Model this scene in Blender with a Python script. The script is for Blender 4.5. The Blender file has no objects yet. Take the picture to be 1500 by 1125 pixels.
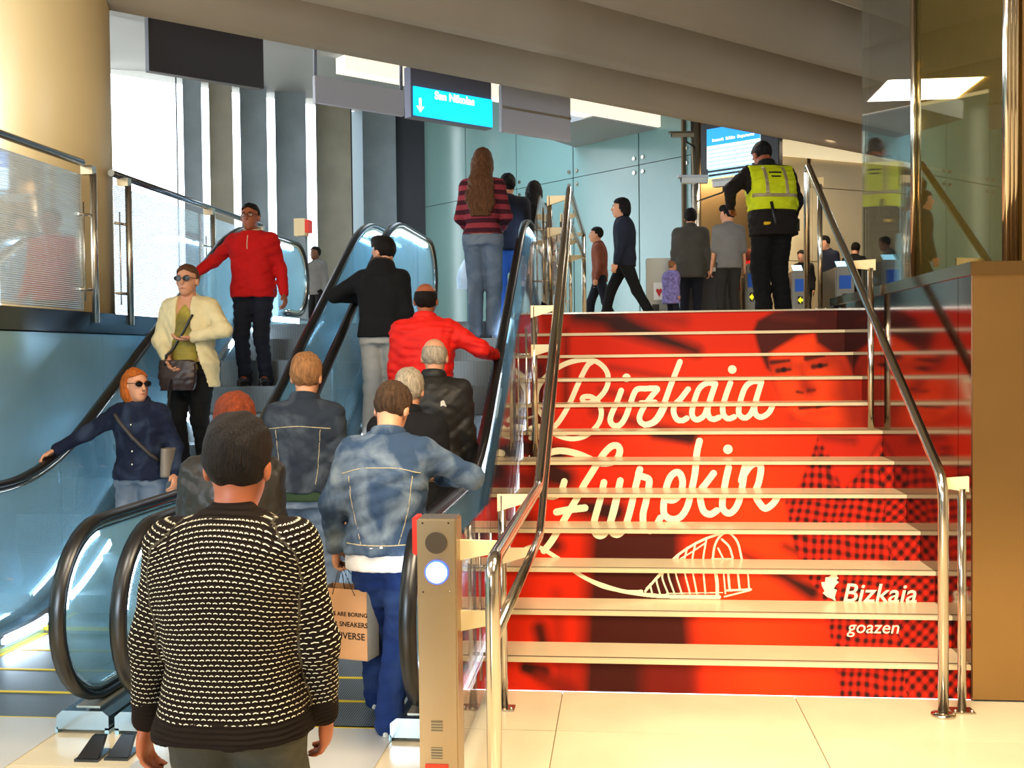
import bpy, bmesh, math, random
import numpy as np
from mathutils import Matrix, Vector
random.seed(7)
SC = bpy.context.scene
COL = SC.collection

# ---------------------------------------------------------------- camera
IMG_W, IMG_H, FPX = 1500.0, 1125.0, 1581.2
PITCH, ROLL, YAW, CAM_H = -0.0276, -0.0110, 0.1016, 1.7858
_cy, _sy = math.cos(YAW), math.sin(YAW)
FWD = np.array([-_sy*math.cos(PITCH), _cy*math.cos(PITCH), math.sin(PITCH)])
_rt = np.array([_cy, _sy, 0.0]); _up = np.cross(_rt, FWD)
RGT = _rt*math.cos(ROLL) + _up*math.sin(ROLL)
UPV = _up*math.cos(ROLL) - _rt*math.sin(ROLL)
EYE = np.array([0.0, 0.0, CAM_H])
cam_data = bpy.data.cameras.new('camera')
cam_data.sensor_width = 36.0
cam_data.lens = FPX/IMG_W*36.0
cam_data.clip_start = 0.05; cam_data.clip_end = 200
cam = bpy.data.objects.new('camera', cam_data); COL.objects.link(cam)
_m = Matrix.Identity(4)
for i in range(3):
    _m[i][0] = RGT[i]; _m[i][1] = UPV[i]; _m[i][2] = -FWD[i]; _m[i][3] = EYE[i]
cam.matrix_world = _m
SC.camera = cam

def U(px, py, x=None, y=None, z=None, p=None, q=None):
    """photo pixel -> point on a plane: x, y or z constant, or y-x = p, or y+x = q"""
    v = FWD + RGT*(px-750)/FPX + UPV*(562.5-py)/FPX
    if x is not None: t = x/v[0]
    elif y is not None: t = y/v[1]
    elif z is not None: t = (z-CAM_H)/v[2]
    elif p is not None: t = p/(v[1]-v[0])
    else: t = q/(v[1]+v[0])
    return EYE + v*t

# ---------------------------------------------------------------- world, lights, exposure
W = bpy.data.worlds.new('daylight'); SC.world = W; W.use_nodes = True
_bg = W.node_tree.nodes['Background']
_bg.inputs['Color'].default_value = (0.86, 0.93, 1.0, 1); _bg.inputs['Strength'].default_value = 4.2
SC.view_settings.view_transform = 'Standard'; SC.view_settings.look = 'None'
SC.view_settings.gamma = 1.0; SC.view_settings.use_curve_mapping = False
SC.view_settings.exposure = 0.7
try:
    SC.cycles.max_bounces = 8; SC.cycles.transparent_max_bounces = 24; SC.cycles.sample_clamp_indirect = 4.0
    SC.cycles.caustics_reflective = False; SC.cycles.caustics_refractive = False
except Exception: pass

def area_light(name, loc, size, energy, color, rot=(0, 0, 0), size_y=None):
    d = bpy.data.lights.new(name, 'AREA'); d.energy = energy; d.color = color; d.size = size
    if size_y: d.shape = 'RECTANGLE'; d.size_y = size_y
    o = bpy.data.objects.new(name, d); o.location = loc; o.rotation_euler = rot
    COL.objects.link(o); return o
WARM = (1.0, 0.82, 0.56); NEUT = (1.0, 0.90, 0.76); COOL = (0.72, 0.87, 1.0)
area_light('lower_hall_lamp', (0.9, 3.6, 4.55), 1.6, 210, WARM)
area_light('lower_hall_lamp', (-2.2, 2.6, 4.55), 1.4, 90, NEUT)
area_light('lower_hall_lamp', (0.9, 1.2, 4.55), 1.4, 90, WARM)
area_light('rear_cool_fill', (-3.2, -2.6, 2.4), 3.0, 290, COOL, (math.radians(80), 0, math.radians(-10)), 2.4)  # added cool fill behind the camera, brightening the escalators and left side
area_light('upper_hall_light', (0.6, 12.6, 4.7), 1.0, 34, NEUT)
area_light('upper_hall_light', (2.6, 17.0, 4.9), 1.2, 70, WARM)
area_light('upper_hall_light', (-2.5, 17.8, 6.6), 2.0, 80, COOL)  # added cool fill in place of window light on the upper ceiling

# ---------------------------------------------------------------- helpers
def lin(c):
    """sRGB 0..255 -> linear"""
    return tuple(((v/255)/12.92 if v/255 <= 0.04045 else ((v/255+0.055)/1.055)**2.4) for v in c)

MATS = {}
def mat(name, rgb, rough=0.5, metal=0.0, noise=None, bump=None, emit=None, spec=None, stripes=None, coat=0.0):
    """procedural principled material. noise=(scale, amount[, stretch xyz]); bump=(scale, strength[, stretch]); stripes=(axis, period, colour, share)"""
    if name in MATS: return MATS[name]
    m = bpy.data.materials.new(name); m.use_nodes = True
    nt = m.node_tree; b = nt.nodes['Principled BSDF']
    col = lin(rgb) if max(rgb) > 1.001 else tuple(rgb)
    b.inputs['Base Color'].default_value = (*col, 1)
    b.inputs['Roughness'].default_value = rough; b.inputs['Metallic'].default_value = metal
    if spec is not None: b.inputs['Specular IOR Level'].default_value = spec
    if coat: b.inputs['Coat Weight'].default_value = coat
    if emit:
        b.inputs['Emission Color'].default_value = (*col, 1); b.inputs['Emission Strength'].default_value = emit
    tc = nt.nodes.new('ShaderNodeTexCoord')
    def tex(scale, stretch):
        mp = nt.nodes.new('ShaderNodeMapping')
        mp.inputs['Scale'].default_value = stretch or (1, 1, 1)
        nt.links.new(tc.outputs['Object'], mp.inputs['Vector'])
        n = nt.nodes.new('ShaderNodeTexNoise'); n.inputs['Scale'].default_value = scale
        n.inputs['Detail'].default_value = 5
        nt.links.new(mp.outputs['Vector'], n.inputs['Vector']); return n
    last = None
    if noise:
        n = tex(noise[0], noise[2] if len(noise) > 2 else None)
        r = nt.nodes.new('ShaderNodeMapRange')
        r.inputs['From Min'].default_value = 0.3; r.inputs['From Max'].default_value = 0.7
        r.inputs['To Min'].default_value = 1-noise[1]; r.inputs['To Max'].default_value = 1+noise[1]
        nt.links.new(n.outputs['Fac'], r.inputs['Value'])
        v = nt.nodes.new('ShaderNodeVectorMath'); v.operation = 'SCALE'
        v.inputs[0].default_value = col
        nt.links.new(r.outputs['Result'], v.inputs['Scale'])
        last = v.outputs['Vector']
    if stripes:
        ax, per, c2, share = stripes
        sx = nt.nodes.new('ShaderNodeSeparateXYZ'); nt.links.new(tc.outputs['Object'], sx.inputs[0])
        md = nt.nodes.new('ShaderNodeMath'); md.operation = 'MULTIPLY'; md.inputs[1].default_value = 1/per
        nt.links.new(sx.outputs[ax], md.inputs[0])
        fr = nt.nodes.new('ShaderNodeMath'); fr.operation = 'FRACT'; nt.links.new(md.outputs[0], fr.inputs[0])
        lt = nt.nodes.new('ShaderNodeMath'); lt.operation = 'LESS_THAN'; lt.inputs[1].default_value = share
        nt.links.new(fr.outputs[0], lt.inputs[0])
        mx = nt.nodes.new('ShaderNodeMix'); mx.data_type = 'RGBA'
        mx.inputs[6].default_value = (*col, 1); mx.inputs[7].default_value = (*lin(c2), 1)
        if last: nt.links.new(last, mx.inputs[6])
        nt.links.new(lt.outputs[0], mx.inputs[0]); last = mx.outputs[2]
    if last: nt.links.new(last, b.inputs['Base Color'])
    if bump:
        n = tex(bump[0], bump[2] if len(bump) > 2 else None)
        bp = nt.nodes.new('ShaderNodeBump'); bp.inputs['Strength'].default_value = bump[1]; bp.inputs['Distance'].default_value = 0.02
        nt.links.new(n.outputs['Fac'], bp.inputs['Height']); nt.links.new(bp.outputs['Normal'], b.inputs['Normal'])
    MATS[name] = m; return m

def glass(name, tint, refl=0.12, rough=0.02, frost=None, gloss=(1, 1, 1), haze=None):
    """pane: tinted transparency under a mirror-like reflection; frost=(period, share, colour) adds fine printed lines"""
    if name in MATS: return MATS[name]
    m = bpy.data.materials.new(name); m.use_nodes = True; nt = m.node_tree
    for n in list(nt.nodes): nt.nodes.remove(n)
    out = nt.nodes.new('ShaderNodeOutputMaterial')
    tr = nt.nodes.new('ShaderNodeBsdfTransparent'); tr.inputs['Color'].default_value = (*tint, 1)
    gl = nt.nodes.new('ShaderNodeBsdfGlossy'); gl.inputs['Roughness'].default_value = rough; gl.inputs['Color'].default_value = (*gloss, 1)
    lw = nt.nodes.new('ShaderNodeLayerWeight'); lw.inputs['Blend'].default_value = 0.35
    mr = nt.nodes.new('ShaderNodeMapRange'); mr.inputs['To Min'].default_value = refl; mr.inputs['To Max'].default_value = min(0.95, refl+0.6)
    nt.links.new(lw.outputs['Fresnel'], mr.inputs['Value'])
    mx = nt.nodes.new('ShaderNodeMixShader')
    nt.links.new(mr.outputs['Result'], mx.inputs[0]); nt.links.new(tr.outputs[0], mx.inputs[1]); nt.links.new(gl.outputs[0], mx.inputs[2])
    sh = mx.outputs[0]
    if haze:
        t2 = nt.nodes.new('ShaderNodeBsdfTranslucent'); t2.inputs['Color'].default_value = (*haze[1], 1)
        d3 = nt.nodes.new('ShaderNodeBsdfDiffuse'); d3.inputs['Color'].default_value = (*haze[1], 1)
        m3 = nt.nodes.new('ShaderNodeMixShader'); nt.links.new(t2.outputs[0], m3.inputs[1]); nt.links.new(d3.outputs[0], m3.inputs[2])
        m4 = nt.nodes.new('ShaderNodeMixShader'); m4.inputs[0].default_value = haze[0]; nt.links.new(sh, m4.inputs[1]); nt.links.new(m3.outputs[0], m4.inputs[2]); sh = m4.outputs[0]
    if frost:
        tc = nt.nodes.new('ShaderNodeTexCoord'); sx = nt.nodes.new('ShaderNodeSeparateXYZ'); nt.links.new(tc.outputs['Object'], sx.inputs[0])
        md = nt.nodes.new('ShaderNodeMath'); md.operation = 'MULTIPLY'; md.inputs[1].default_value = 1/frost[0]; nt.links.new(sx.outputs[2], md.inputs[0])
        fr = nt.nodes.new('ShaderNodeMath'); fr.operation = 'FRACT'; nt.links.new(md.outputs[0], fr.inputs[0])
        lt = nt.nodes.new('ShaderNodeMath'); lt.operation = 'LESS_THAN'; lt.inputs[1].default_value = frost[1]; nt.links.new(fr.outputs[0], lt.inputs[0])
        df = nt.nodes.new('ShaderNodeBsdfTranslucent'); df.inputs['Color'].default_value = (*frost[2], 1)
        d2 = nt.nodes.new('ShaderNodeBsdfDiffuse'); d2.inputs['Color'].default_value = (*frost[2], 1)
        ad = nt.nodes.new('ShaderNodeMixShader'); ad.inputs[0].default_value = 0.5
        nt.links.new(df.outputs[0], ad.inputs[1]); nt.links.new(d2.outputs[0], ad.inputs[2])
        hf = nt.nodes.new('ShaderNodeMath'); hf.operation = 'MULTIPLY'; hf.inputs[1].default_value = 0.5; nt.links.new(lt.outputs[0], hf.inputs[0])
        m2 = nt.nodes.new('ShaderNodeMixShader'); nt.links.new(hf.outputs[0], m2.inputs[0])
        nt.links.new(sh, m2.inputs[1]); nt.links.new(ad.outputs[0], m2.inputs[2]); sh = m2.outputs[0]
    nt.links.new(sh, out.inputs['Surface'])
    MATS[name] = m; return m

def tag(o, label=None, cat=None, group=None, kind=None):
    if label: o['label'] = label
    if cat: o['category'] = cat
    if group: o['group'] = group
    if kind: o['kind'] = kind
    return o

def link(name, me, material=None, parent=None, loc=None, smooth=False):
    o = bpy.data.objects.new(name, me); COL.objects.link(o)
    if material is not None and len(me.materials) == 0: me.materials.append(material)
    if smooth: me.polygons.foreach_set('use_smooth', [True]*len(me.polygons))
    if parent is not None: o.parent = parent
    if loc is not None: o.location = loc
    return o

def empty(name, loc=(0, 0, 0), rz=0.0, label=None, cat=None, group=None, kind=None, parent=None):
    o = bpy.data.objects.new(name, None); COL.objects.link(o)
    o.empty_display_size = 0.1; o.location = loc; o.rotation_euler = (0, 0, rz)
    if parent is not None: o.parent = parent
    return tag(o, label, cat, group, kind)

class MB:
    """collects simple solids into one mesh"""
    def __init__(s): s.v = []; s.f = []; s.sm = []
    def add(s, vs, fs, smooth=False):
        n = len(s.v); s.v += [tuple(float(c) for c in p) for p in vs]
        s.f += [tuple(n+i for i in f) for f in fs]; s.sm += [smooth]*len(fs); return s
    def box(s, a, b):
        (x0, y0, z0), (x1, y1, z1) = a, b
        vs = [(x, y, z) for z in (z0, z1) for y in (y0, y1) for x in (x0, x1)]
        return s.add(vs, [(0, 2, 3, 1), (4, 5, 7, 6), (0, 1, 5, 4), (1, 3, 7, 5), (3, 2, 6, 7), (2, 0, 4, 6)])
    def cbox(s, c, size, bev=0.0):
        h = [k/2 for k in size]
        if bev <= 0: return s.box([c[i]-h[i] for i in range(3)], [c[i]+h[i] for i in range(3)])
        bm = bmesh.new(); bmesh.ops.create_cube(bm, size=1)
        bmesh.ops.scale(bm, vec=size, verts=bm.verts); bmesh.ops.bevel(bm, geom=bm.edges[:], offset=bev, segments=2, affect='EDGES')
        bmesh.ops.translate(bm, vec=c, verts=bm.verts); s.bm(bm); return s
    def bm(s, bm):
        bm.verts.index_update(); s.add([v.co[:] for v in bm.verts], [[v.index for v in f.verts] for f in bm.faces]); bm.free(); return s
    def prism(s, poly, dirv, flip=False):
        """planar polygon (3d points) extruded along dirv"""
        n = len(poly); d = np.array(dirv, float)
        vs = [np.array(p, float) for p in poly] + [np.array(p, float)+d for p in poly]
        fs = [tuple(range(n-1, -1, -1)), tuple(range(n, 2*n))] + [(i, (i+1) % n, n+(i+1) % n, n+i) for i in range(n)]
        if flip: fs = [tuple(reversed(f)) for f in fs]
        return s.add(vs, fs)
    def tube(s, pts, r, seg=10, closed=False, cap=True, ry=None):
        pts = [np.array(p, float) for p in pts]; n = len(pts)
        rs = r if isinstance(r, (list, tuple)) else [r]*n
        ring = []; up = None
        for i in range(n):
            a = pts[i-1] if (i > 0 or closed) else pts[i]; b = pts[(i+1) % n] if (i < n-1 or closed) else pts[i]
            t = b-a; t = t/(np.linalg.norm(t)+1e-12)
            if up is None:
                up = np.array([0, 0, 1.0]) if abs(t[2]) < 0.9 else np.array([1.0, 0, 0])
            u = up-t*(up@t); u = u/(np.linalg.norm(u)+1e-12); up = u; w = np.cross(t, u)
            ring.append([pts[i]+(u*math.cos(2*math.pi*k/seg)+w*math.sin(2*math.pi*k/seg))*rs[i] for k in range(seg)])
        vs = [p for rr in ring for p in rr]; fs = []
        m = n if closed else n-1
        for i in range(m):
            j = (i+1) % n
            for k in range(seg): fs.append((i*seg+k, i*seg+(k+1) % seg, j*seg+(k+1) % seg, j*seg+k))
        s.add(vs, fs, True)
        if cap and not closed:
            c = len(s.v)-len(vs)
            s.f += [tuple(c+k for k in range(seg-1, -1, -1)), tuple(c+(n-1)*seg+k for k in range(seg))]; s.sm += [False, False]
        return s
    def disc(s, c, n, r, h, seg=20):
        c = np.array(c, float); n = np.array(n, float); n /= np.linalg.norm(n)
        return s.tube([c, c+n*h], r, seg)
    def ball(s, c, r, seg=12, rings=8):
        r = r if isinstance(r, (tuple, list)) else (r, r, r)
        vs = []; fs = []
        for i in range(rings+1):
            a = math.pi*i/rings
            for k in range(seg):
                b = 2*math.pi*k/seg
                vs.append((c[0]+r[0]*math.sin(a)*math.cos(b), c[1]+r[1]*math.sin(a)*math.sin(b), c[2]+r[2]*math.cos(a)))
        for i in range(rings):
            for k in range(seg):
                fs.append((i*seg+k, (i+1)*seg+k, (i+1)*seg+(k+1) % seg, i*seg+(k+1) % seg))
        return s.add(vs, fs, True)
    def sweep(s, path, prof, smooth=True, closed_prof=True):
        """profile [(dx, dn)] swept along a path of (y, z) points at x=0 offset: dx along x, dn along the path normal"""
        n = len(path); k = len(prof); vs = []
        for i in range(n):
            a = path[max(i-1, 0)]; b = path[min(i+1, n-1)]
            t = np.array([b[0]-a[0], b[1]-a[1]]); t /= np.linalg.norm(t)+1e-12; nn = np.array([-t[1], t[0]])
            for (dx, dn) in prof: vs.append((dx, path[i][0]+nn[0]*dn, path[i][1]+nn[1]*dn))
        fs = []
        for i in range(n-1):
            for j in range(k if closed_prof else k-1):
                fs.append((i*k+j, (i+1)*k+j, (i+1)*k+(j+1) % k, i*k+(j+1) % k))
        c = len(s.v); s.add(vs, fs, smooth)
        if closed_prof:
            s.f += [tuple(c+j for j in range(k)), tuple(c+(n-1)*k+j for j in range(k-1, -1, -1))]; s.sm += [False, False]
        return s
    def mesh(s, name):
        me = bpy.data.meshes.new(name); me.from_pydata(s.v, [], s.f); me.update()
        me.polygons.foreach_set('use_smooth', s.sm); return me
    def build(s, name, material, parent=None, loc=None):
        return link(name, s.mesh(name), material, parent, loc)

def struct(name, mb, material, parent=None, label=None):
    o = mb.build(name, material, parent)
    if parent is None: o['kind'] = 'structure'
    if label: o['label'] = label
    return o

FONT_CACHE = {}
def text_mesh(body, size, shear=0.0, bold=0.0, align='CENTER', extrude=0.0004):
    """lettering as mesh in the XZ plane facing -Y, centred on the origin line"""
    cu = bpy.data.curves.new('lettering', 'FONT'); cu.body = body; cu.size = size; cu.shear = shear; cu.offset = bold
    cu.align_x = align; cu.extrude = extrude; cu.resolution_u = 3
    o = bpy.data.objects.new('lettering', cu); COL.objects.link(o)
    dg = bpy.context.evaluated_depsgraph_get(); dg.update()
    me = bpy.data.meshes.new_from_object(o.evaluated_get(dg))
    bpy.data.objects.remove(o); bpy.data.curves.remove(cu)
    me.transform(Matrix.Rotation(math.pi/2, 4, 'X')); return me
# ---------------------------------------------------------------- materials of the place
M_STONE = mat('cream_stone', (226, 205, 164), 0.28, noise=(3.0, 0.06), bump=(60, 0.03))
M_FLOOR = mat('cream_floor_stone', (224, 206, 170), 0.22, noise=(2.2, 0.07), bump=(40, 0.02))
M_JOINT = mat('dark_joint', (120, 100, 74), 0.8)
M_STEEL = mat('brushed_steel', (196, 186, 170), 0.26, 1.0, bump=(30, 0.05, (1, 1, 40)))
M_CHROME = mat('polished_tube_steel', (205, 195, 180), 0.13, 1.0)
M_BRONZE = mat('bronze_brushed_steel', (172, 138, 92), 0.3, 1.0, noise=(1.2, 0.10), bump=(25, 0.04, (40, 40, 1)))
M_CREAMPLATE = mat('cream_bracket', (236, 214, 168), 0.4, 0.0)
M_POLISH = mat('polished_wall_panel', (118, 96, 84), 0.09, 1.0, noise=(0.8, 0.1))
M_BLUEPANEL = mat('steel_with_blue_reflection', (160, 204, 224), 0.25, 0.5, noise=(0.9, 0.18))  # polished steel; the blue of reflected windows is put into its colour
M_CONCRETE = mat('grey_concrete', (132, 144, 154), 0.85, noise=(1.6, 0.14), bump=(30, 0.12))
M_RIB = mat('painted_concrete_soffit', (150, 136, 118), 0.75, noise=(1.0, 0.05))
M_CEIL = mat('grey_ceiling', (160, 164, 172), 0.7, noise=(0.8, 0.04))
M_COLUMN = mat('cream_painted_column', (232, 204, 150), 0.45, noise=(0.7, 0.04))
M_BEIGE = mat('beige_stone_wall', (205, 188, 152), 0.6, noise=(1.5, 0.06))
M_TEAL = mat('teal_back_painted_glass', (128, 166, 166), 0.16, 0.0, noise=(0.35, 0.08), spec=0.7)
M_DARK = mat('dark_pillar_paint', (44, 48, 58), 0.6)
M_BLACK = mat('black_rubber', (17, 15, 14), 0.32, spec=0.6)
M_BLACKP = mat('black_plastic', (20, 20, 22), 0.4)
M_WHITE = mat('white_print', (250, 240, 205), 0.5)
G_CLEAR = glass('clear_glass', (0.90, 0.95, 0.97), 0.06)
G_BLUE = glass('blue_balustrade_glass', (0.74, 0.90, 0.96), 0.12, 0.03, gloss=(0.85, 0.95, 1), haze=(0.24, (0.60, 0.88, 1.0)))  # pale blue haze stands in for window light reflected by the glass
G_YELLOW = glass('dark_amber_glass', (0.46, 0.38, 0.13), 0.10, 0.02, gloss=(1, .92, .6), haze=(0.10, (0.55, 0.45, 0.15)))
G_FROST = glass('lined_film_glass', (0.84, 0.89, 0.92), 0.12, 0.03, frost=(0.016, 0.30, (0.78, 0.82, 0.86)))
G_PINK = glass('stair_side_glass', (0.92, 0.88, 0.88), 0.10, 0.03)

RISE, RUN, Y0, XL, XR = 0.177375, 0.309815, 5.66675, -0.6934, 1.75225
TOP = 12*RISE; YT = Y0 + 11*RUN
XV = -4.30                      # edge of the upper floor beside the escalators
PF, QT = 27.55, 18.70           # window front: y-x = PF ; teal glass wall: y+x = QT

# ---------------------------------------------------------------- floors
fl = struct('floor', MB().box((XV, -4.0, -0.2), (6.0, 5.0, -0.012)).box((-0.82, 5.0, -0.2), (6.0, 5.66, -0.012)).box((XV, 5.0, -0.6), (-0.82, 14, -0.4)), M_JOINT)
_tile = MB().cbox((0, 0, 0), (1.196, 0.596, 0.024), 0.002).mesh('tile')
for i in range(-4, 5):
    for j in range(-9, 1):
        x0 = -0.325+1.2*i; y0 = 5.06+0.6*j
        if x0 < XV-1.2 or x0 > 4.9: continue
        if j == 0 and x0 < -0.4: continue
        link('tile', _tile, M_FLOOR, fl, (x0+0.6, y0+0.3 if j < 0 else y0+0.3, -0.012))
link('tile', MB().box((-0.815, 5.064, -0.024), (-0.327, 5.656, 0.0)).mesh('tile'), M_FLOOR, fl)
for _x in ((XV+0.02, -4.02), (-2.72, -2.16), (-1.09, -0.82)): link('tile', MB().box((_x[0], 5.0, -0.024), (_x[1], 5.9, 0.0)).mesh('tile'), M_FLOOR, fl)
struct('floor_upper', MB().box((XL, YT+0.04, 1.6), (14, 34, TOP-0.001)).box((-4.3, 13.0, 1.6), (XL, 34, TOP-0.001)).box((-16, 2.2, 1.6), (XV-0.03, 34, TOP-0.001)), M_FLOOR)
# ---------------------------------------------------------------- lower side walls of the stairwell
wl = struct('wall_left', MB().box((XV-0.25, -4, 0), (XV-0.02, 16, TOP-0.12)), M_DARK)
for a, b in ((-1.0, 1.4), (1.4, 3.8), (3.8, 6.2), (6.2, 8.6), (8.6, 11.0), (11.0, 13.4)):
    MB().box((XV-0.02, a+0.004, 0.02), (XV, b-0.004, TOP-0.14)).build('panel', M_BLUEPANEL, wl)
struct('trim_1', MB().box((XV-0.3, -1, TOP-0.13), (XV+0.03, 13.4, TOP+0.035)), mat('dark_steel_edge', (74, 84, 92), 0.22, 0.9))
wr = struct('wall_right', MB().box((XR+0.012, Y0-0.012, 0), (5.5, 13.0, TOP+0.02)), M_DARK)
for a, b in ((Y0-0.02, 5.86), (5.86, 7.55), (7.55, 9.2)):
    MB().box((XR, a+0.003, 0.0), (XR+0.012, b-0.003, TOP+0.03)).build('panel', M_POLISH, wr)
for a, b in ((XR+0.004, 3.2), (3.204, 4.6)):
    MB().box((a, Y0-0.034, 0.01), (b, Y0-0.012, TOP+0.03)).build('panel', M_BRONZE, wr)
struct('trim_2', MB().box((XR-0.012, Y0-0.05, TOP+0.03), (5.5, 9.3, TOP+0.095)), mat('parapet_cap_steel', (166, 138, 104), 0.16, 1.0))
# closing walls of the hall, behind and beside the viewer
struct('wall_back', MB().box((-16, -4.3, 0), (14, -4.0, 7.2)), M_BEIGE)
struct('wall_side', MB().box((6.0, -4.0, 0), (6.3, 9.0, 7.2)).box((14, 9, 0), (14.3, 34, 7.2)), M_BEIGE)

# ---------------------------------------------------------------- ceilings
s2 = math.sqrt(2)
def pq(p, s, z): return ((s-p)/2, (s+p)/2, z)      # p = y-x, s = y+x
ceil = empty('ceiling', (0, 0, 0), kind='structure', label='ribbed concrete soffit over the stairs and escalators')
def rib(p1, s0, s1, w=2.1, depth=1.15, zb=4.83):
    prof = []
    n = 14
    for i in range(n+1):
        t = i/n; a = math.pi*t**1.35
        dp = -math.cos(a)*w/2
        prof.append((p1-w*0.5+0.13+w*(t-0.5), zb+depth*(1-math.sin(math.pi*t**1.6)**1.15)))
    prof += [(prof[-1][0], 6.25), (prof[0][0], 6.25)]
    m = MB(); k = len(prof)
    vs = [pq(p, s0, z) for p, z in prof]+[pq(p, s1, z) for p, z in prof]
    fs = [(i, (i+1) % k, k+(i+1) % k, k+i) for i in range(k)]+[tuple(range(k-1, -1, -1)), tuple(range(k, 2*k))]
    m.add(vs, fs); m.sm = [i < n for i in range(k)]+[False, False]
    return m
for i, p1 in enumerate((14.17, 12.42, 10.37, 8.46, 6.5, 4.55, 2.6, 0.65, -1.3, -3.25, -5.2)):
    rib(p1, 4.6, 34).build('soffit_rib', M_RIB, ceil)
struct('ceiling_upper', MB().prism([pq(14.4, -6, 7.03), pq(14.4, 40, 7.03), pq(28.5, 40, 7.03), pq(28.5, -14, 7.03)], (0, 0, 0.2)), M_CEIL)
struct('ceiling_lower', MB().box((-16, -4.2, 6.2), (14, 34, 7.3)) if False else MB().prism([pq(-24, -10, 6.2), pq(-24, 40, 6.2), pq(14.5, 40, 6.2), pq(14.5, -10, 6.2)], (0, 0, 0.9)), M_RIB)
_bh = struct('trim_3', MB().prism([pq(17.4, -2.0, 5.7), pq(17.4, 36, 5.7), pq(17.7, 36, 5.7), pq(17.7, -2.0, 5.7)], (0, 0, 1.31)), M_CEIL, label='grey bulkhead above the lit cove')
MB().prism([pq(17.37, 10.3, 5.5), pq(17.37, 36, 5.5), pq(17.72, 36, 5.5), pq(17.72, 10.3, 5.5)], (0, 0, 0.2)).build('lit_cove', mat('lit_cove', (255, 244, 222), 0.5, emit=0.6), _bh)
struct('trim_4', MB().prism([pq(17.45, 16.6, 5.48), pq(17.45, 36, 5.48), pq(26, 36, 5.48), pq(19.6, 16.6, 5.48)], (0, 0, 0.3)), M_CEIL, label='grey soffit above the teal glass wall')

# ---------------------------------------------------------------- window front with concrete fins
wf = empty('wall_front', (0, 0, 0), kind='structure', label='tall window front between concrete fins')
def facing_box(px0, px1, p, z0, z1, depth, name, material, parent):
    a = U(px0, 400, p=p); b = U(px1, 400, p=p)
    c = (a+b)/2; r = math.hypot(c[0], c[1]); u = np.array([c[1], -c[0], 0])/r; v = np.array([c[0], c[1], 0])/r
    wdt = (px1-px0)/FPX*(c@FWD - EYE@FWD + 0.0)
    h = wdt/2
    pts = [c-u*h, c+u*h, c+u*h+v*depth, c-u*h+v*depth]
    return MB().prism([(q[0], q[1], z0) for q in pts], (0, 0, z1-z0)).build(name, material, parent)
M_FIN2 = mat('beige_grey_concrete', (150, 146, 134), 0.85, noise=(1.6, 0.14), bump=(30, 0.12))
for k, (a, b) in enumerate(((273, 299), (311, 344), (356, 394), (407, 451), (466, 516), (534, 582))):
    facing_box(a, b, PF, TOP, 7.03, 0.5, 'concrete_fin', M_FIN2 if k in (1, 4) else M_CONCRETE, wf)
facing_box(578, 624, PF-0.3, TOP, 7.03, 0.6, 'dark_pillar', M_DARK, wf)
for a, b in ((262, 264), (516, 518.5), (-90, -86), (7, 9)):
    facing_box(a, b, PF+0.15, TOP, 7.03, 0.08, 'mullion', M_DARK, wf)
facing_box(516, 540, PF+0.9, TOP, 7.03, 0.1, 'outer_wall', mat('pale_outer_wall', (168, 186, 198), 0.8), wf)
for a, b in ((-1500, -700), (-700, -260), (-260, -90), (-86, 7), (9, 161), (161, 262), (264, 273.5), (298.5, 311.5), (343.5, 356.5), (393.5, 407.5), (450.5, 466.5)):
    w = facing_box(a, b, PF+0.2, TOP, 7.03, 0.02, 'pane', glass('window_pane', (0.97, 0.99, 1.0), 0.03), wf)

# ---------------------------------------------------------------- teal glass wall
tw = empty('wall_glass', (0, 0, 0), kind='structure', label='wall of teal back-painted glass panels with point fixings')
zs = U(747, 279, q=QT)[2]
cols = [604, 684, 758, 841, 937, 1014]
nrm = np.array([-1, -1, 0])/s2
for i in range(5):
    a = U(cols[i], 400, q=QT); b = U(cols[i+1], 400, q=QT); d = (b-a)/np.linalg.norm(b-a); d[2] = 0
    a = a+d*0.012; b = b-d*0.012
    for z0, z1 in ((TOP, zs-0.006), (zs+0.006, 7.03)):
        MB().prism([(a[0], a[1], z0), (b[0], b[1], z0), (b[0]-nrm[0]*0.03, b[1]-nrm[1]*0.03, z0), (a[0]-nrm[0]*0.03, a[1]-nrm[1]*0.03, z0)], (0, 0, z1-z0)).build('glass_panel', M_TEAL, tw)
    for e in (a+d*0.09, b-d*0.09):
        for dz in (-0.12, 0.12):
            MB().disc((e[0], e[1], zs+dz), nrm, 0.032, 0.025, 10).build('point_fixing', M_CHROME, tw)
_a = U(600, 400, q=QT+0.12); _b = U(1016, 400, q=QT+0.12)
MB().prism([(_a[0], _a[1], TOP), (_b[0], _b[1], TOP), (_b[0]+.1, _b[1]+.1, TOP), (_a[0]+.1, _a[1]+.1, TOP)], (0, 0, 4.9)).build('backing', M_DARK, tw)
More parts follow.
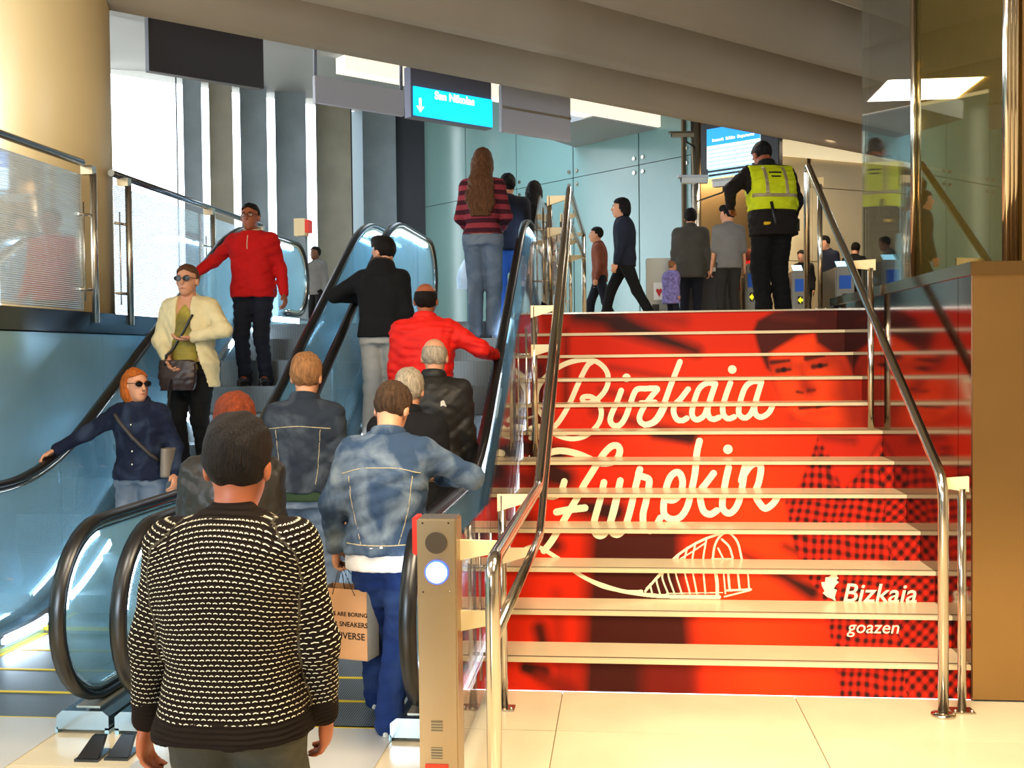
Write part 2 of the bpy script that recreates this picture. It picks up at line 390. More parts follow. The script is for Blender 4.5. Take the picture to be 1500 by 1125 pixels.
# steel column, bronze panels and beige wall to the right of it
cA = U(1018, 400, q=QT)
struct('trim_5', MB().tube([(cA[0]+0.02, cA[1]-0.02, TOP), (cA[0]+0.02, cA[1]-0.02, 5.6)], 0.075, 14), M_STEEL, label='round steel column at the end of the teal wall')
wb = empty('wall_hall', (0, 0, 0), kind='structure', label='beige stone wall behind the ticket gates')
dW = np.array([1.0, 0.62, 0]); dW /= np.linalg.norm(dW); nW = np.array([dW[1], -dW[0], 0])
oW = np.array([cA[0]+0.1, cA[1]+0.02, 0])
def wall_panel(t0, t1, z0, z1, material, name='panel', off=0.0, th=0.05):
    a = oW+dW*(t0+0.006)+nW*off; b = oW+dW*(t1-0.006)+nW*off
    return MB().prism([(a[0], a[1], z0+0.006), (a[0]-nW[0]*th, a[1]-nW[1]*th, z0+0.006), (b[0]-nW[0]*th, b[1]-nW[1]*th, z0+0.006), (b[0], b[1], z0+0.006)], (0, 0, z1-z0-0.012), True).build(name, material, wb)
for t0, t1 in ((0.0, 0.62), (0.62, 1.3)):
    wall_panel(t0, t1, TOP, 3.25, M_BRONZE); wall_panel(t0, t1, 3.25, 6.2, M_BRONZE)
for t0, t1 in ((1.3, 2.3), (2.3, 4.6), (4.6, 7.2), (7.2, 10), (10, 13)):
    for z0, z1 in ((TOP, 3.3), (3.3, 4.55), (4.55, 6.2)):
        wall_panel(t0, t1, z0, z1, M_BEIGE, off=(-0.12 if (t0 == 1.3 and z0 == 4.55) else 0))
wall_panel(-0.2, 13, TOP, 6.3, M_JOINT, 'backing', -0.2)
wall_panel(1.5, 7.0, 5.02, 5.3, mat('lit_wall_strip', (255, 236, 190), 0.5, emit=0.4), 'lit_cove', 0.06, 0.04)
wall_panel(1.42, 1.62, 4.35, 5.1, mat('lit_niche', (255, 246, 220), 0.5, emit=1.2), 'niche_light', 0.02, 0.02)

# ---------------------------------------------------------------- cream column
struct('column', MB().tube([(-4.86, 8.95, TOP), (-4.86, 8.95, 6.2)], 0.46, 40), M_COLUMN, label='round cream painted column beside the escalators')['kind'] = 'structure'

# ---------------------------------------------------------------- staircase with printed risers
NOS = 0.022
def smoothpoly(px, py, poly, soft):
    """0..1 inside a polygon with a soft edge (signed distance in photo pixels)"""
    poly = np.array(poly, float); n = len(poly)
    d2 = np.full(px.shape, 1e12); inside = np.zeros(px.shape, bool)
    for i in range(n):
        a = poly[i]; b = poly[(i+1) % n]; e = b-a
        t = np.clip(((px-a[0])*e[0]+(py-a[1])*e[1])/(e@e+1e-9), 0, 1)
        d2 = np.minimum(d2, (px-a[0]-t*e[0])**2+(py-a[1]-t*e[1])**2)
        c = ((a[1] > py) != (b[1] > py)) & (px < (b[0]-a[0])*(py-a[1])/((b[1]-a[1])+1e-9)+a[0])
        inside ^= c
    d = np.sqrt(d2)*np.where(inside, 1, -1)
    return np.clip(0.5+d/(2*soft), 0, 1)
def capsule(px, py, a, b, r0, r1, soft):
    e = np.array(b, float)-np.array(a, float)
    t = np.clip(((px-a[0])*e[0]+(py-a[1])*e[1])/(e@e+1e-9), 0, 1)
    d = np.hypot(px-a[0]-t*e[0], py-a[1]-t*e[1])-(r0+(r1-r0)*t)
    return np.clip(0.5-d/(2*soft), 0, 1)
def c3(pts): return [(1080+x/3.75, 430+y/3.75) for x, y in pts]
def paint(px, py):
    """the printed photograph on the risers, as linear colour"""
    base = np.array(lin((214, 36, 3))); bright = np.array(lin((240, 62, 6))); dark = np.array(lin((52, 14, 7))); mid = np.array(lin((128, 20, 6)))
    col = np.zeros(px.shape+(3,)); col[:] = base
    def over(c, a): col[:] = col*(1-a[..., None])+np.array(c)*a[..., None]
    over(bright, 0.8*capsule(px, py, (1050, 640), (1120, 820), 90, 80, 90))
    over(bright, 0.8*capsule(px, py, (1080, 880), (1120, 1000), 60, 70, 60))
    for (a, b, r0, r1, so, s, c) in [
        ((845, 462), (905, 470), 14, 14, 22, .95, dark), ((905, 474), (1020, 514), 14, 7, 14, .85, dark), ((940, 462), (1000, 470), 8, 5, 20, .5, dark),
        ((829, 485), (829, 590), 4, 5, 9, .6, dark), ((790, 540), (785, 620), 12, 18, 18, .75, dark), ((795, 480), (800, 540), 8, 8, 20, .3, mid),
        ((895, 538), (1020, 560), 3, 3, 8, .4, dark), ((880, 570), (1000, 608), 4, 6, 10, .45, dark), ((870, 602), (1012, 640), 5, 9, 12, .55, dark),
        ((960, 636), (1010, 640), 7, 10, 10, .85, dark), ((760, 655), (820, 665), 16, 12, 16, .8, dark), ((800, 690), (825, 700), 18, 16, 16, .85, dark),
        ((760, 700), (790, 712), 14, 14, 18, .6, dark), ((845, 742), (900, 750), 12, 16, 16, .85, dark), ((770, 760), (800, 790), 10, 10, 18, .6, dark),
        ((800, 790), (815, 800), 12, 10, 14, .7, dark), ((860, 640), (900, 645), 6, 6, 14, .4, mid),
        ((1190, 560), (1290, 640), 26, 26, 40, .35, mid), ((1090, 812), (1190, 868), 3, 12, 16, .85, dark), ((1150, 800), (1180, 815), 5, 6, 10, .6, dark),
        ((790, 920), (796, 945), 9, 9, 12, .75, dark), ((815, 870), (820, 1000), 6, 8, 16, .5, mid), ((835, 960), (835, 1010), 8, 10, 16, .5, mid),
        ((770, 978), (795, 985), 8, 10, 8, .9, dark), ((790, 990), (830, 1012), 8, 14, 12, .7, mid), ((745, 1000), (770, 1010), 2, 2, 5, .1, mid)]:
        over(c, min(1.0, s*1.25)*capsule(px, py, a, b, r0*1.1, r1*1.1, so*0.62))
    over(dark, 0.97*smoothpoly(px, py, [(862, 775), (1000, 770), (1000, 850), (1012, 905), (1022, 1030), (850, 1030), (855, 900)], 14))
    over(mid, 0.7*smoothpoly(px, py, [(940, 965), (1020, 960), (1020, 1030), (940, 1030)], 12))
    # face
    over(lin((242, 66, 16)), smoothpoly(px, py, c3([(170, 330), (260, 270), (420, 220), (520, 320), (600, 330), (640, 480), (700, 620), (690, 720), (560, 770), (430, 760), (330, 700), (230, 600), (190, 480)]), 8))
    over(mid, 0.75*smoothpoly(px, py, c3([(470, 300), (620, 330), (650, 480), (720, 640), (700, 740), (600, 770), (560, 640), (520, 560), (540, 440), (500, 380)]), 16))
    over(mid, 0.55*capsule(px, py, c3([(215, 400)])[0], c3([(290, 395)])[0], 7, 7, 9)); over(mid, 0.55*capsule(px, py, c3([(400, 378)])[0], c3([(490, 368)])[0], 8, 7, 9))
    over(mid, 0.6*capsule(px, py, c3([(345, 400)])[0], c3([(385, 520)])[0], 3, 8, 7)); over(mid, 0.5*smoothpoly(px, py, c3([(175, 340), (205, 470), (250, 600), (300, 680), (240, 620), (190, 500)]), 7))
    over(mid, 0.55*capsule(px, py, c3([(640, 470)])[0], c3([(690, 700)])[0], 10, 14, 16))
    over(mid, 0.6*capsule(px, py, c3([(300, 690)])[0], c3([(560, 760)])[0], 4, 8, 10))
    over(dark, 0.95*smoothpoly(px, py, c3([(90, 200), (110, 150), (200, 100), (300, 88), (420, 80), (548, 80), (560, 190), (592, 200), (642, 330), (640, 440), (622, 400), (592, 335), (520, 322), (440, 270), (425, 212), (330, 232), (230, 292), (172, 330), (182, 425), (160, 410), (130, 340), (110, 280)]), 3))
    over(lin((120, 34, 16)), 0.5*capsule(px, py, c3([(200, 130)])[0], c3([(420, 150)])[0], 3, 3, 5))
    for a, b, r in [((190, 378), (285, 368), 2.6), ((380, 356), (475, 340), 3.0), ((222, 424), (290, 416), 2.8), ((418, 402), (490, 392), 2.8), ((330, 540), (360, 545), 1.8), ((390, 532), (425, 530), 2.2), ((345, 630), (440, 624), 2.0), ((440, 624), (545, 606), 1.9)]:
        over(dark, 0.92*capsule(px, py, c3([a])[0], c3([b])[0], r*1.35, r*0.8, 1.8))
    for a in ((255, 418), (455, 396)): over(lin((30, 8, 6)), capsule(px, py, c3([a])[0], c3([(a[0]+1, a[1])])[0], 3.8, 3.8, 1.5))
    over(mid, 0.6*capsule(px, py, c3([(360, 500)])[0], c3([(400, 530)])[0], 5, 9, 9))
    over(mid, 0.5*capsule(px, py, c3([(390, 660)])[0], c3([(500, 655)])[0], 3, 3, 5))
    # neck and checked shirt
    over(lin((196, 36, 10)), smoothpoly(px, py, [(1200, 640), (1290, 632), (1300, 690), (1228, 740), (1205, 680)], 4))
    over(dark, 0.6*capsule(px, py, (1205, 640), (1250, 645), 4, 6, 6))
    shirt = smoothpoly(px, py, [(1193, 655), (1198, 640), (1214, 668), (1226, 700), (1236, 716), (1262, 690), (1288, 665), (1292, 636), (1300, 628), (1345, 640), (1440, 690), (1440, 1040), (1232, 1040), (1222, 960), (1202, 870), (1178, 840), (1160, 790), (1150, 735), (1172, 708)], 2.5)
    k = 2*np.pi/12.5
    ang = np.where(px > 1290+0.12*(py-700), 0.75, 0.10)
    wob = 1.6*np.sin(py/17.0)+1.2*np.sin(px/11.0+py/23.0)
    u = (px*np.cos(ang)+py*np.sin(ang)+wob); v = (-px*np.sin(ang)+py*np.cos(ang)+wob)
    su = 0.5+0.5*np.clip(1.6*np.sin(k*u), -1, 1); sv = 0.5+0.5*np.clip(1.6*np.sin(k*v*0.92), -1, 1)
    d = np.clip(0.55*su+0.5*sv, 0, 1)
    chk = np.array(lin((222, 36, 10)))*(1-d[..., None])+np.array(lin((52, 14, 8)))*d[..., None]
    a = shirt[..., None]; col[:] = col*(1-a)+chk*a
    over(dark, 0.7*capsule(px, py, (1196, 656), (1232, 735), 2, 3, 3)); over(dark, 0.5*capsule(px, py, (1292, 642), (1238, 730), 2, 2, 3))
    return col
M_PRINT = bpy.data.materials.new('printed_riser_film'); M_PRINT.use_nodes = True
_at = M_PRINT.node_tree.nodes.new('ShaderNodeAttribute'); _at.attribute_name = 'print'
M_PRINT.node_tree.links.new(_at.outputs['Color'], M_PRINT.node_tree.nodes['Principled BSDF'].inputs['Base Color'])
M_PRINT.node_tree.nodes['Principled BSDF'].inputs['Roughness'].default_value = 0.6; M_PRINT.node_tree.nodes['Principled BSDF'].inputs['Specular IOR Level'].default_value = 0.2

def project(P):
    q = P-EYE; d = q@FWD
    return 750+FPX*(q@RGT)/d, 562.5-FPX*(q@UPV)/d

stair = empty('staircase', (0, 0, 0), kind='structure', label='flight of twelve cream steps with a red printed picture across the risers')
struct('stair_core', MB().prism([(XL, Y0+0.02, 0), (XL, YT+0.05, 0), (XL, YT+0.05, TOP-RISE-0.06)] + [(XL, Y0+0.03, 0.02)], (XR-XL, 0, 0)), M_JOINT, stair)
RISERS = []
for k in range(12):
    y = Y0+RUN*k; z0 = k*RISE; z1 = (k+1)*RISE-(NOS if k < 11 else 0.012)
    nx = 420 if k > 4 else 470; nz = 31
    xs = np.linspace(XL, XR, nx); zz = np.linspace(z0, z1, nz)
    X, Z = np.meshgrid(xs, zz); P = np.stack([X.ravel(), np.full(X.size, y), Z.ravel()], 1)
    idx = np.arange(nx*nz).reshape(nz, nx)
    F = np.stack([idx[:-1, :-1].ravel(), idx[:-1, 1:].ravel(), idx[1:, 1:].ravel(), idx[1:, :-1].ravel()], 1)
    me = bpy.data.meshes.new('riser'); me.from_pydata(P.tolist(), [], F.tolist()); me.update()
    pa, pb = project(P)
    c = np.ones((len(P), 4)); c[:, :3] = paint(pa, pb)
    at = me.color_attributes.new('print', 'FLOAT_COLOR', 'POINT'); at.data.foreach_set('color', c.ravel().astype(np.float32))
    RISERS.append(link('riser', me, M_PRINT, stair))
    if k < 11:
        t = MB().box((XL, y-0.018, z1), (XR, y+RUN, z1+NOS)).build('tread', M_STONE, stair)
        MB().box((XL, y+0.010, z1+NOS), (XR, y+0.026, z1+NOS+0.001)).build('groove_strip', mat('groove', (92, 70, 44), 0.6), t)
struct('stair_edge', MB().box((XL, YT-0.016, TOP-0.012), (XR, YT+0.3, TOP+0.002)), M_STEEL, stair)

# ---- lettering on the risers, drawn as flat strokes
def k1(pts): return [(770+x/7.5, 510+y/7.5) for x, y in pts]
def k2(pts): return [(950+x/7.5, 510+y/7.5) for x, y in pts]
def k3(pts): return [(770+x/7.5, 640+y/7.5) for x, y in pts]
def k4(pts): return [(950+x/7.5, 640+y/7.5) for x, y in pts]
def k5(pts): return [(920+x/7.5, 770+y/7.5) for x, y in pts]
STROKES = [   # (points, width in photo pixels)
    (k1([(60, 985), (130, 980), (230, 940), (300, 880), (370, 800), (440, 690), (500, 570), (560, 430), (620, 300), (680, 190), (730, 150)]), 7.5),
    (k1([(60, 880), (130, 860), (210, 880), (300, 930), (400, 975), (520, 995), (640, 970), (740, 900), (810, 810), (832, 700), (800, 600), (740, 545), (690, 530), (640, 535), (622, 560), (650, 600), (720, 595), (800, 550), (870, 470), (905, 380), (900, 280), (850, 200), (770, 145), (660, 125), (560, 135), (430, 175), (300, 250), (190, 350), (130, 450), (115, 560), (130, 650), (180, 730), (240, 790)]), 7.5),
    (k1([(1050, 465), (1000, 600), (945, 720), (930, 800), (970, 850), (1040, 840), (1100, 750), (1150, 610), (1190, 500), (1230, 450), (1320, 445), (1445, 445), (1390, 520), (1330, 600), (1280, 680), (1250, 760), (1270, 820), (1340, 840), (1420, 810), (1480, 740), (1530, 640)]), 8.2),
    (k1([(1265, 605), (1420, 595)]), 8.2),
    (k2([(345, 150), (290, 290), (235, 430), (185, 570), (120, 720), (50, 810), (-40, 845)]), 8.2),
    (k2([(435, 450), (350, 560), (290, 620), (275, 700), (310, 780), (370, 795), (420, 770)]), 8.2),
    (k2([(735, 390), (640, 385), (560, 440), (510, 560), (478, 690), (490, 760), (540, 785), (610, 740), (650, 640), (700, 490), (735, 395)]), 8.2),
    (k2([(735, 395), (680, 560), (650, 680), (670, 760), (720, 780), (775, 760)]), 8.2),
    (k2([(900, 380), (850, 520), (815, 650), (830, 740), (880, 775), (940, 755)]), 8.2),
    (k2([(1240, 370), (1150, 365), (1070, 420), (1020, 540), (990, 680), (1010, 745), (1070, 765), (1130, 710), (1170, 600), (1240, 375)]), 8.2),
    (k2([(1240, 375), (1190, 540), (1165, 670), (1190, 740), (1250, 755), (1320, 710), (1360, 640)]), 8.2),
    (k3([(240, 650), (300, 655), (360, 630), (400, 570), (425, 490)]), 9.5),
    (k3([(240, 180), (340, 155), (450, 158), (580, 190), (700, 240), (830, 290), (940, 280), (1010, 230), (1035, 150), (1010, 100), (950, 100), (880, 160), (820, 240), (740, 370), (640, 530), (560, 680), (470, 830), (400, 950), (320, 1090), (260, 1180), (200, 1250)]), 9.8),
    (k3([(340, 825), (480, 800), (650, 780)]), 10.5),
    (k3([(860, 500), (820, 680), (760, 900), (745, 1010), (790, 1080), (860, 1070), (920, 960), (970, 780), (1040, 480)]), 9.8),
    (k3([(1040, 480), (980, 780), (930, 960), (950, 1050), (1020, 1070), (1090, 990), (1150, 800), (1200, 580), (1255, 355)]), 9.8),
    (k3([(1255, 355), (1240, 420), (1300, 440), (1355, 470), (1350, 560), (1320, 720), (1290, 850), (1300, 980), (1370, 1030), (1440, 960), (1480, 890)]), 9.8),
    (k4([(200, 690), (280, 690), (350, 620), (375, 500), (350, 410), (300, 390), (240, 440), (195, 560), (165, 760), (180, 860), (260, 905), (350, 880), (420, 780), (460, 640), (510, 400), (560, 45)][:-1]+[(530, 180), (560, 45)]), 9.8),
    (k4([(715, 400), (640, 500), (570, 600), (575, 720), (610, 820), (680, 850), (750, 810)]), 9.8),
    (k4([(880, 335), (840, 520), (810, 740), (840, 820), (900, 835), (970, 760), (1020, 600), (1065, 310)]), 9.8),
    (k4([(1065, 310), (1020, 480), (1060, 400), (1120, 320), (1190, 290), (1235, 340), (1210, 500), (1170, 620), (1215, 720), (1280, 785), (1360, 740), (1420, 650), (1400, 600)]), 9.8),
    (k5([(-1120, 250), (-1020, 225), (-930, 260), (-800, 340), (-680, 420), (-560, 520), (-420, 600), (-260, 660), (-100, 710), (60, 740), (300, 770), (600, 780), (1000, 785)]), 6.0),
    (k5([(-400, 620), (-260, 680), (-60, 720), (150, 720)]), 4.0),
]
FOST = [  # the glazed station canopy drawn under the lettering
    ([(190, 720), (300, 590), (420, 450), (540, 330), (700, 220), (860, 140), (1010, 90)], 3.6), ([(200, 690), (360, 530), (520, 400), (700, 290), (850, 190)], 2.2),
    ([(300, 600), (440, 480), (560, 440)], 1.6), ([(930, 370), (950, 230), (1000, 130), (1080, 75), (1150, 110), (1210, 200), (1250, 370)], 3.2),
    ([(980, 790), (975, 600), (930, 370)], 5.0), ([(1250, 370), (1310, 500), (1330, 690)], 2.4), ([(1030, 150), (1110, 230), (1150, 350)], 3.0), ([(990, 250), (1040, 350)], 2.6),
    ([(1060, 780), (1340, 710)], 2.4), ([(1090, 712), (1350, 700)], 3.2), ([(1100, 520), (1115, 690)], 3.4), ([(1205, 510), (1225, 690)], 3.0), ([(1050, 520), (1070, 745)], 2.2), ([(940, 365), (1150, 365)], 2.2), ([(420, 745), (1040, 735)], 1.4)]
for i, (xa, xb, ya) in enumerate(((250, 265, 640), (320, 350, 560), (385, 440, 510), (450, 510, 440), (525, 590, 320), (620, 680, 240), (710, 755, 190), (830, 850, 150))):
    FOST.append(([(xa+30 if i > 3 else xa, ya), (xa-6, (ya+745)/2-40), (xb, 745)], 2.6))
STROKES += [(k5(a), w) for a, w in FOST]
DOTS = [(k1([(1108, 326)])[0], 6.3), (k2([(920, 234)])[0], 6.3), (k4([(872, 136)])[0], 6.9)]
def c6(pts): return [(1190+x/8.333, 830+y/8.333) for x, y in pts]
LEAF = c6([(285, 425), (235, 390), (180, 370), (125, 320), (150, 300), (118, 240), (108, 190), (155, 190), (160, 130), (205, 125), (240, 90), (310, 85), (300, 120), (322, 140), (290, 165), (325, 190), (285, 225), (260, 270), (300, 285), (285, 330), (275, 370)])

def spline(pts, n=8):
    pts = np.array(pts, float)
    if len(pts) < 3: return pts
    P = np.vstack([2*pts[0]-pts[1], pts, 2*pts[-1]-pts[-2]]); out = []
    for i in range(1, len(P)-2):
        for t in np.linspace(0, 1, n, endpoint=False):
            a, b, c, d = P[i-1], P[i], P[i+1], P[i+2]
            out.append(0.5*(2*b+(c-a)*t+(2*a-5*b+4*c-d)*t*t+(3*b-a-3*c+d)*t**3))
    out.append(pts[-1]); return np.array(out)
def seg_dist(px, py, c, h):
    """signed distance in photo pixels to a polyline of half width h"""
    d2 = np.full(px.shape, 1e9)
    for a, b in zip(c[:-1], c[1:]):
        e = b-a; t = np.clip(((px-a[0])*e[0]+(py-a[1])*e[1])/(e@e+1e-9), 0, 1)
        d2 = np.minimum(d2, (px-a[0]-t*e[0])**2+(py-a[1]-t*e[1])**2)
    return np.sqrt(d2)-h
def print_on_risers(name, eps, shapes, poly=None, dz=0.0024, dx=0.0035):
    """merge all strokes on each riser into thin rows, so that no two faces overlap"""
    for k in range(12):
        y = Y0+RUN*k-eps; z0, z1 = k*RISE+0.001, (k+1)*RISE-NOS-0.0005
        nz = int((z1-z0)/dz); zc = z0+(np.arange(nz)+0.5)*(z1-z0)/nz; xs = np.arange(XL+0.01, XR-0.01, dx)
        X, Z = np.meshgrid(xs, zc); pa, pb = project(np.stack([X.ravel(), np.full(X.size, y), Z.ravel()], 1))
        pa = pa.reshape(X.shape); pb = pb.reshape(X.shape); D = np.full(X.shape, 1e3)
        lo_, hi_ = pb.min(), pb.max()
        for c, h in shapes:
            if c[:, 1].min()-h > hi_ or c[:, 1].max()+h < lo_: continue
            cols = np.where((pa[0] > c[:, 0].min()-h-6) & (pa[0] < c[:, 0].max()+h+6))[0]
            if len(cols) == 0: continue
            sl = slice(cols[0], cols[-1]+1); D[:, sl] = np.minimum(D[:, sl], seg_dist(pa[:, sl], pb[:, sl], c, h))
        if poly is not None:
            if min(p[1] for p in poly) > hi_ or max(p[1] for p in poly) < lo_: continue
            D = np.minimum(D, (0.5-smoothpoly(pa, pb, poly, 8.0))*16)
        if D.min() > 0: continue
        m = MB(); hz = (z1-z0)/nz/2
        for r in range(nz):
            d = D[r]; ins = d < 0
            st = np.where(ins[1:] & ~ins[:-1])[0]; en = np.where(~ins[1:] & ins[:-1])[0]
            if ins[0]: st = np.r_[-1, st]
            if ins[-1]: en = np.r_[en, len(d)-1]
            for a, b in zip(st, en):
                xa = xs[a]+dx*d[a]/(d[a]-d[a+1]) if a >= 0 else xs[0]
                xb = xs[b]+dx*d[b]/(d[b]-d[b+1]) if b < len(d)-1 else xs[-1]
                if xb-xa < 1e-4: continue
                m.add([(xa, y, zc[r]-hz), (xb, y, zc[r]-hz), (xb, y, zc[r]+hz), (xa, y, zc[r]+hz)], [(0, 1, 2, 3)])
        if m.f: m.build(name, M_WHITE, RISERS[k])
SHAPES = [(spline(a, 6), w/2) for a, w in STROKES]+[(np.array([c, (c[0]+0.01, c[1])]), r) for c, r in DOTS]
print_on_risers('lettering', 0.0012, SHAPES)
print_on_risers('leaf_emblem', 0.0015, [], LEAF)
_v = spline(c6([(250, 190), (225, 280), (240, 350), (280, 420)]))
for k, (body, size, sh, bo, ax, ay) in {2: ('Bizkaia', 0.150, 0.22, 0.0016, 812, 432), 1: ('goazen', 0.098, 0.2, 0.0004, 742, 812)}.items():
    y = Y0+RUN*k-0.0015
    p = U(*c6([(ax, ay)])[0], y=y)
    me = text_mesh(body, size, sh, bo)
    me.transform(Matrix.Translation((p[0], y, p[2])))
    link('lettering', me, M_WHITE, RISERS[k])
# ---------------------------------------------------------------- escalators
SL = math.tan(math.radians(30)); YA = 6.975
def ramp(y, zl, zh, half=0.55):
    """flat - 30 degree incline - flat, with rounded transitions"""
    yb = YA+(zh-zl)/SL
    def soft(t): return 0 if t < -half else (t if t > half else (t+half)**2/(4*half))
    return zl+SL*(soft(y-YA)-soft(y-yb))
ZS = lambda y: ramp(y, 0.0, TOP)
ZH = lambda y: ramp(y, 1.0, TOP+1.02)
NL, NU, NR = 5.08, 12.72, 0.43          # newel arc centres and radius
M_STEP = mat('ribbed_step_metal', (150, 156, 158), 0.42, 0.75, stripes=('X' if False else 0, 0.012, (70, 76, 80), 0.45))
M_YEL = mat('yellow_edge_paint', (236, 206, 40), 0.5)
M_SKIRT = mat('blue_grey_skirt_steel', (170, 208, 226), 0.25, 0.5, noise=(1.0, 0.1))
M_DECK = mat('balustrade_deck_steel', (168, 184, 194), 0.2, 0.95)
M_LED = mat('light_tube', (216, 236, 255), 0.5, emit=14.0)
def rail_path():
    P = []
    for a in np.linspace(-90, -270, 19):     # lower newel, from the bottom round to the top
        P.append((NL+NR*math.cos(math.radians(a)), 0.57+NR*math.sin(math.radians(a))))
    P = [(NL+0.55, 0.14), (NL+0.25, 0.14)]+P
    for y in np.linspace(NL+0.2, NU-0.2, 60): P.append((y, ZH(y)))
    zt = ZH(NU); cz = zt-NR
    for a in np.linspace(90, -90, 19): P.append((NU+NR*math.cos(math.radians(a)), cz+NR*math.sin(math.radians(a))))
    P += [(NU-0.25, cz-NR), (NU-0.5, cz-NR)]
    return P
RAIL = rail_path()
def pane_outline(y0, y1):
    """outline (y, z) of one glass pane of the balustrade"""
    bot = [(y, ZS(y)+0.11) for y in np.linspace(y0, y1, 8)]
    top = [(y, ZH(y)-0.03) for y in np.linspace(y1, y0, 8)]
    if y0 < NL+0.01:
        arc = [(NL+(NR-0.03)*math.cos(math.radians(a)), 0.57+(NR-0.03)*math.sin(math.radians(a))) for a in np.linspace(90, 270, 16)]
        arc = [q for q in arc if q[1] > 0.12]
        return [(NL+0.1, 0.11)]+[q for q in bot if q[0] > NL+0.1]+[q for q in top if q[0] > NL+0.05]+arc
    if y1 > NU-0.01:
        cz = ZH(NU)-NR
        arc = [(NU+(NR-0.03)*math.cos(math.radians(a)), cz+(NR-0.03)*math.sin(math.radians(a))) for a in np.linspace(-78, 90, 16)]
        return [q for q in bot if q[0] < NU-0.05]+arc+[q for q in top if q[0] < NU-0.05]
    return bot+top
def escalator(xl, xr, label, phase, down):
    e = empty('escalator', (0, 0, 0), label=label, cat='escalator', group='pair of escalators beside the printed stairs')
    inl, inr = xl+0.13, xr-0.13
    prof = [(-0.040, -0.006), (-0.034, 0.016), (0, 0.026), (0.034, 0.016), (0.040, -0.006), (0.030, -0.014), (-0.030, -0.014)]
    gp = [(-0.016, -0.05), (0.016, -0.05), (0.016, -0.014), (-0.016, -0.014)]
    for x, s in ((xl, 1), (xr, -1)):
        h = MB().sweep(RAIL, [(dx+x, dn) for dx, dn in prof]).build('handrail', M_BLACK, e)
        MB().sweep(RAIL, [(dx+x, dn) for dx, dn in gp]).build('guide_rail', M_CHROME, h)
        cuts = [NL, 5.95, 7.15, 8.35, 9.55, 10.75, 11.75, NU]
        for a, b in zip(cuts[:-1], cuts[1:]):
            g = pane_outline(a+(0.004 if a > NL else 0), b-(0.004 if b < NU else 0))
            MB().prism([(x-0.006, p[0], p[1]) for p in g], (0.012, 0, 0)).build('glass_pane', G_BLUE, e)
        # deck and skirt under the glass
        ys = list(np.linspace(NL-0.22, NU+0.35, 70))
        xo, xi = (x-s*0.13), (x+s*0.13)
        lo, hi = min(xo, xi), max(xo, xi)
        MB().sweep([(y, ZS(y)) for y in ys], [(lo, 0.02), (hi, 0.02), (hi, 0.085), (hi-0.03, 0.11), (lo+0.03, 0.11), (lo, 0.085)], False).build('deck', M_DECK, e)
        MB().sweep([(y, ZS(y)) for y in ys], [(xi-0.006, -0.16), (xi+0.006, -0.16), (xi+0.006, 0.03), (xi-0.006, 0.03)], False).build('skirt', M_SKIRT, e)
        # outer cladding down to the truss
        pts = [(y, ZS(y)+0.03) for y in ys]; low = [(y, max(0.0, ZS(y)-0.62)) for y in reversed(ys)]
        MB().prism([(xo-s*0.0, a, b) for a, b in pts+low], (s*0.02, 0, 0), s < 0).build('side_cladding', M_DECK if x > -1.5 else M_SKIRT, e)
        # newel foot
        MB().box((x-0.06, NL-0.16, 0.0), (x+0.06, NL+0.75, 0.115)).build('newel_foot', mat('newel_foot_steel', (186, 172, 148), 0.4, 0.7), e)
        MB().box((x-0.05, NL-0.166, 0.045), (x+0.05, NL-0.155, 0.10)).build('rail_inlet', M_BLACKP, e)
        for yc, ln in ((6.45, 0.5), (7.32, 0.6), (8.85, 0.5), (10.4, 0.5), (11.9, 0.9)):
            pth = [(y, ZS(y)) for y in np.linspace(yc-ln/2, yc+ln/2, 9)]
            MB().sweep(pth, [(xi+s*0.008-0.006, 0.045), (xi+s*0.008+0.006, 0.045), (xi+s*0.008+0.006, 0.10), (xi+s*0.008-0.006, 0.10)], False).build('skirt_light', M_LED, e)
        for a, b in ((10.75, 11.6), (11.7, 12.55)):
            pth = [(y, ZH(y)) for y in np.linspace(a, b, 10)]
            MB().sweep(pth, [(x+s*0.012-0.012, -0.10), (x+s*0.012+0.012, -0.10), (x+s*0.012+0.012, -0.06), (x+s*0.012-0.012, -0.06)], False).build('rail_light', M_LED, e)
        MB().sweep([(NL+(NR-0.07)*math.cos(math.radians(a)), 0.57+(NR-0.07)*math.sin(math.radians(a))) for a in np.linspace(95, 170, 12)], [(x-0.01, -0.01), (x+0.01, -0.01), (x+0.01, 0.01), (x-0.01, 0.01)], False).build('rail_light', M_LED, e)
    # steps
    y = NL+0.02+phase
    k = 0; zp = None
    while y < 12.2:
        z = ZS(y+0.16); w0, w1 = inl+0.008, inr-0.008
        zb = z-0.30
        st = MB().box((w0, y, zb), (w1, y+0.398, z)).build('step', M_STEP, e)
        if k < 5: MB().box((w0, y-0.003, z-0.018), (w1, y+0.022, z+0.003)).box((w0, y+0.02, z), (w0+0.03, y+0.39, z+0.003)).box((w1-0.03, y+0.02, z), (w1, y+0.39, z+0.003)).build('yellow_edge', M_YEL, st)
        y += 0.4; k += 1
    MB().box((inl, NL-0.75, 0.0), (inr, NL+0.02+phase, 0.006)).build('comb_plate', mat('comb_plate_metal', (216, 212, 204), 0.35, 0.3), e)
    MB().box((inl, 12.4, TOP-0.05), (inr, 13.3, TOP+0.006)).build('comb_plate', MATS['comb_plate_metal'], e)
    return e
escalator(-3.90, -2.57, 'escalator with people riding down next to the polished steel wall', -0.05, True)
escalator(-2.28, -0.95, 'escalator with people riding up next to the printed stairs', -0.09, False)

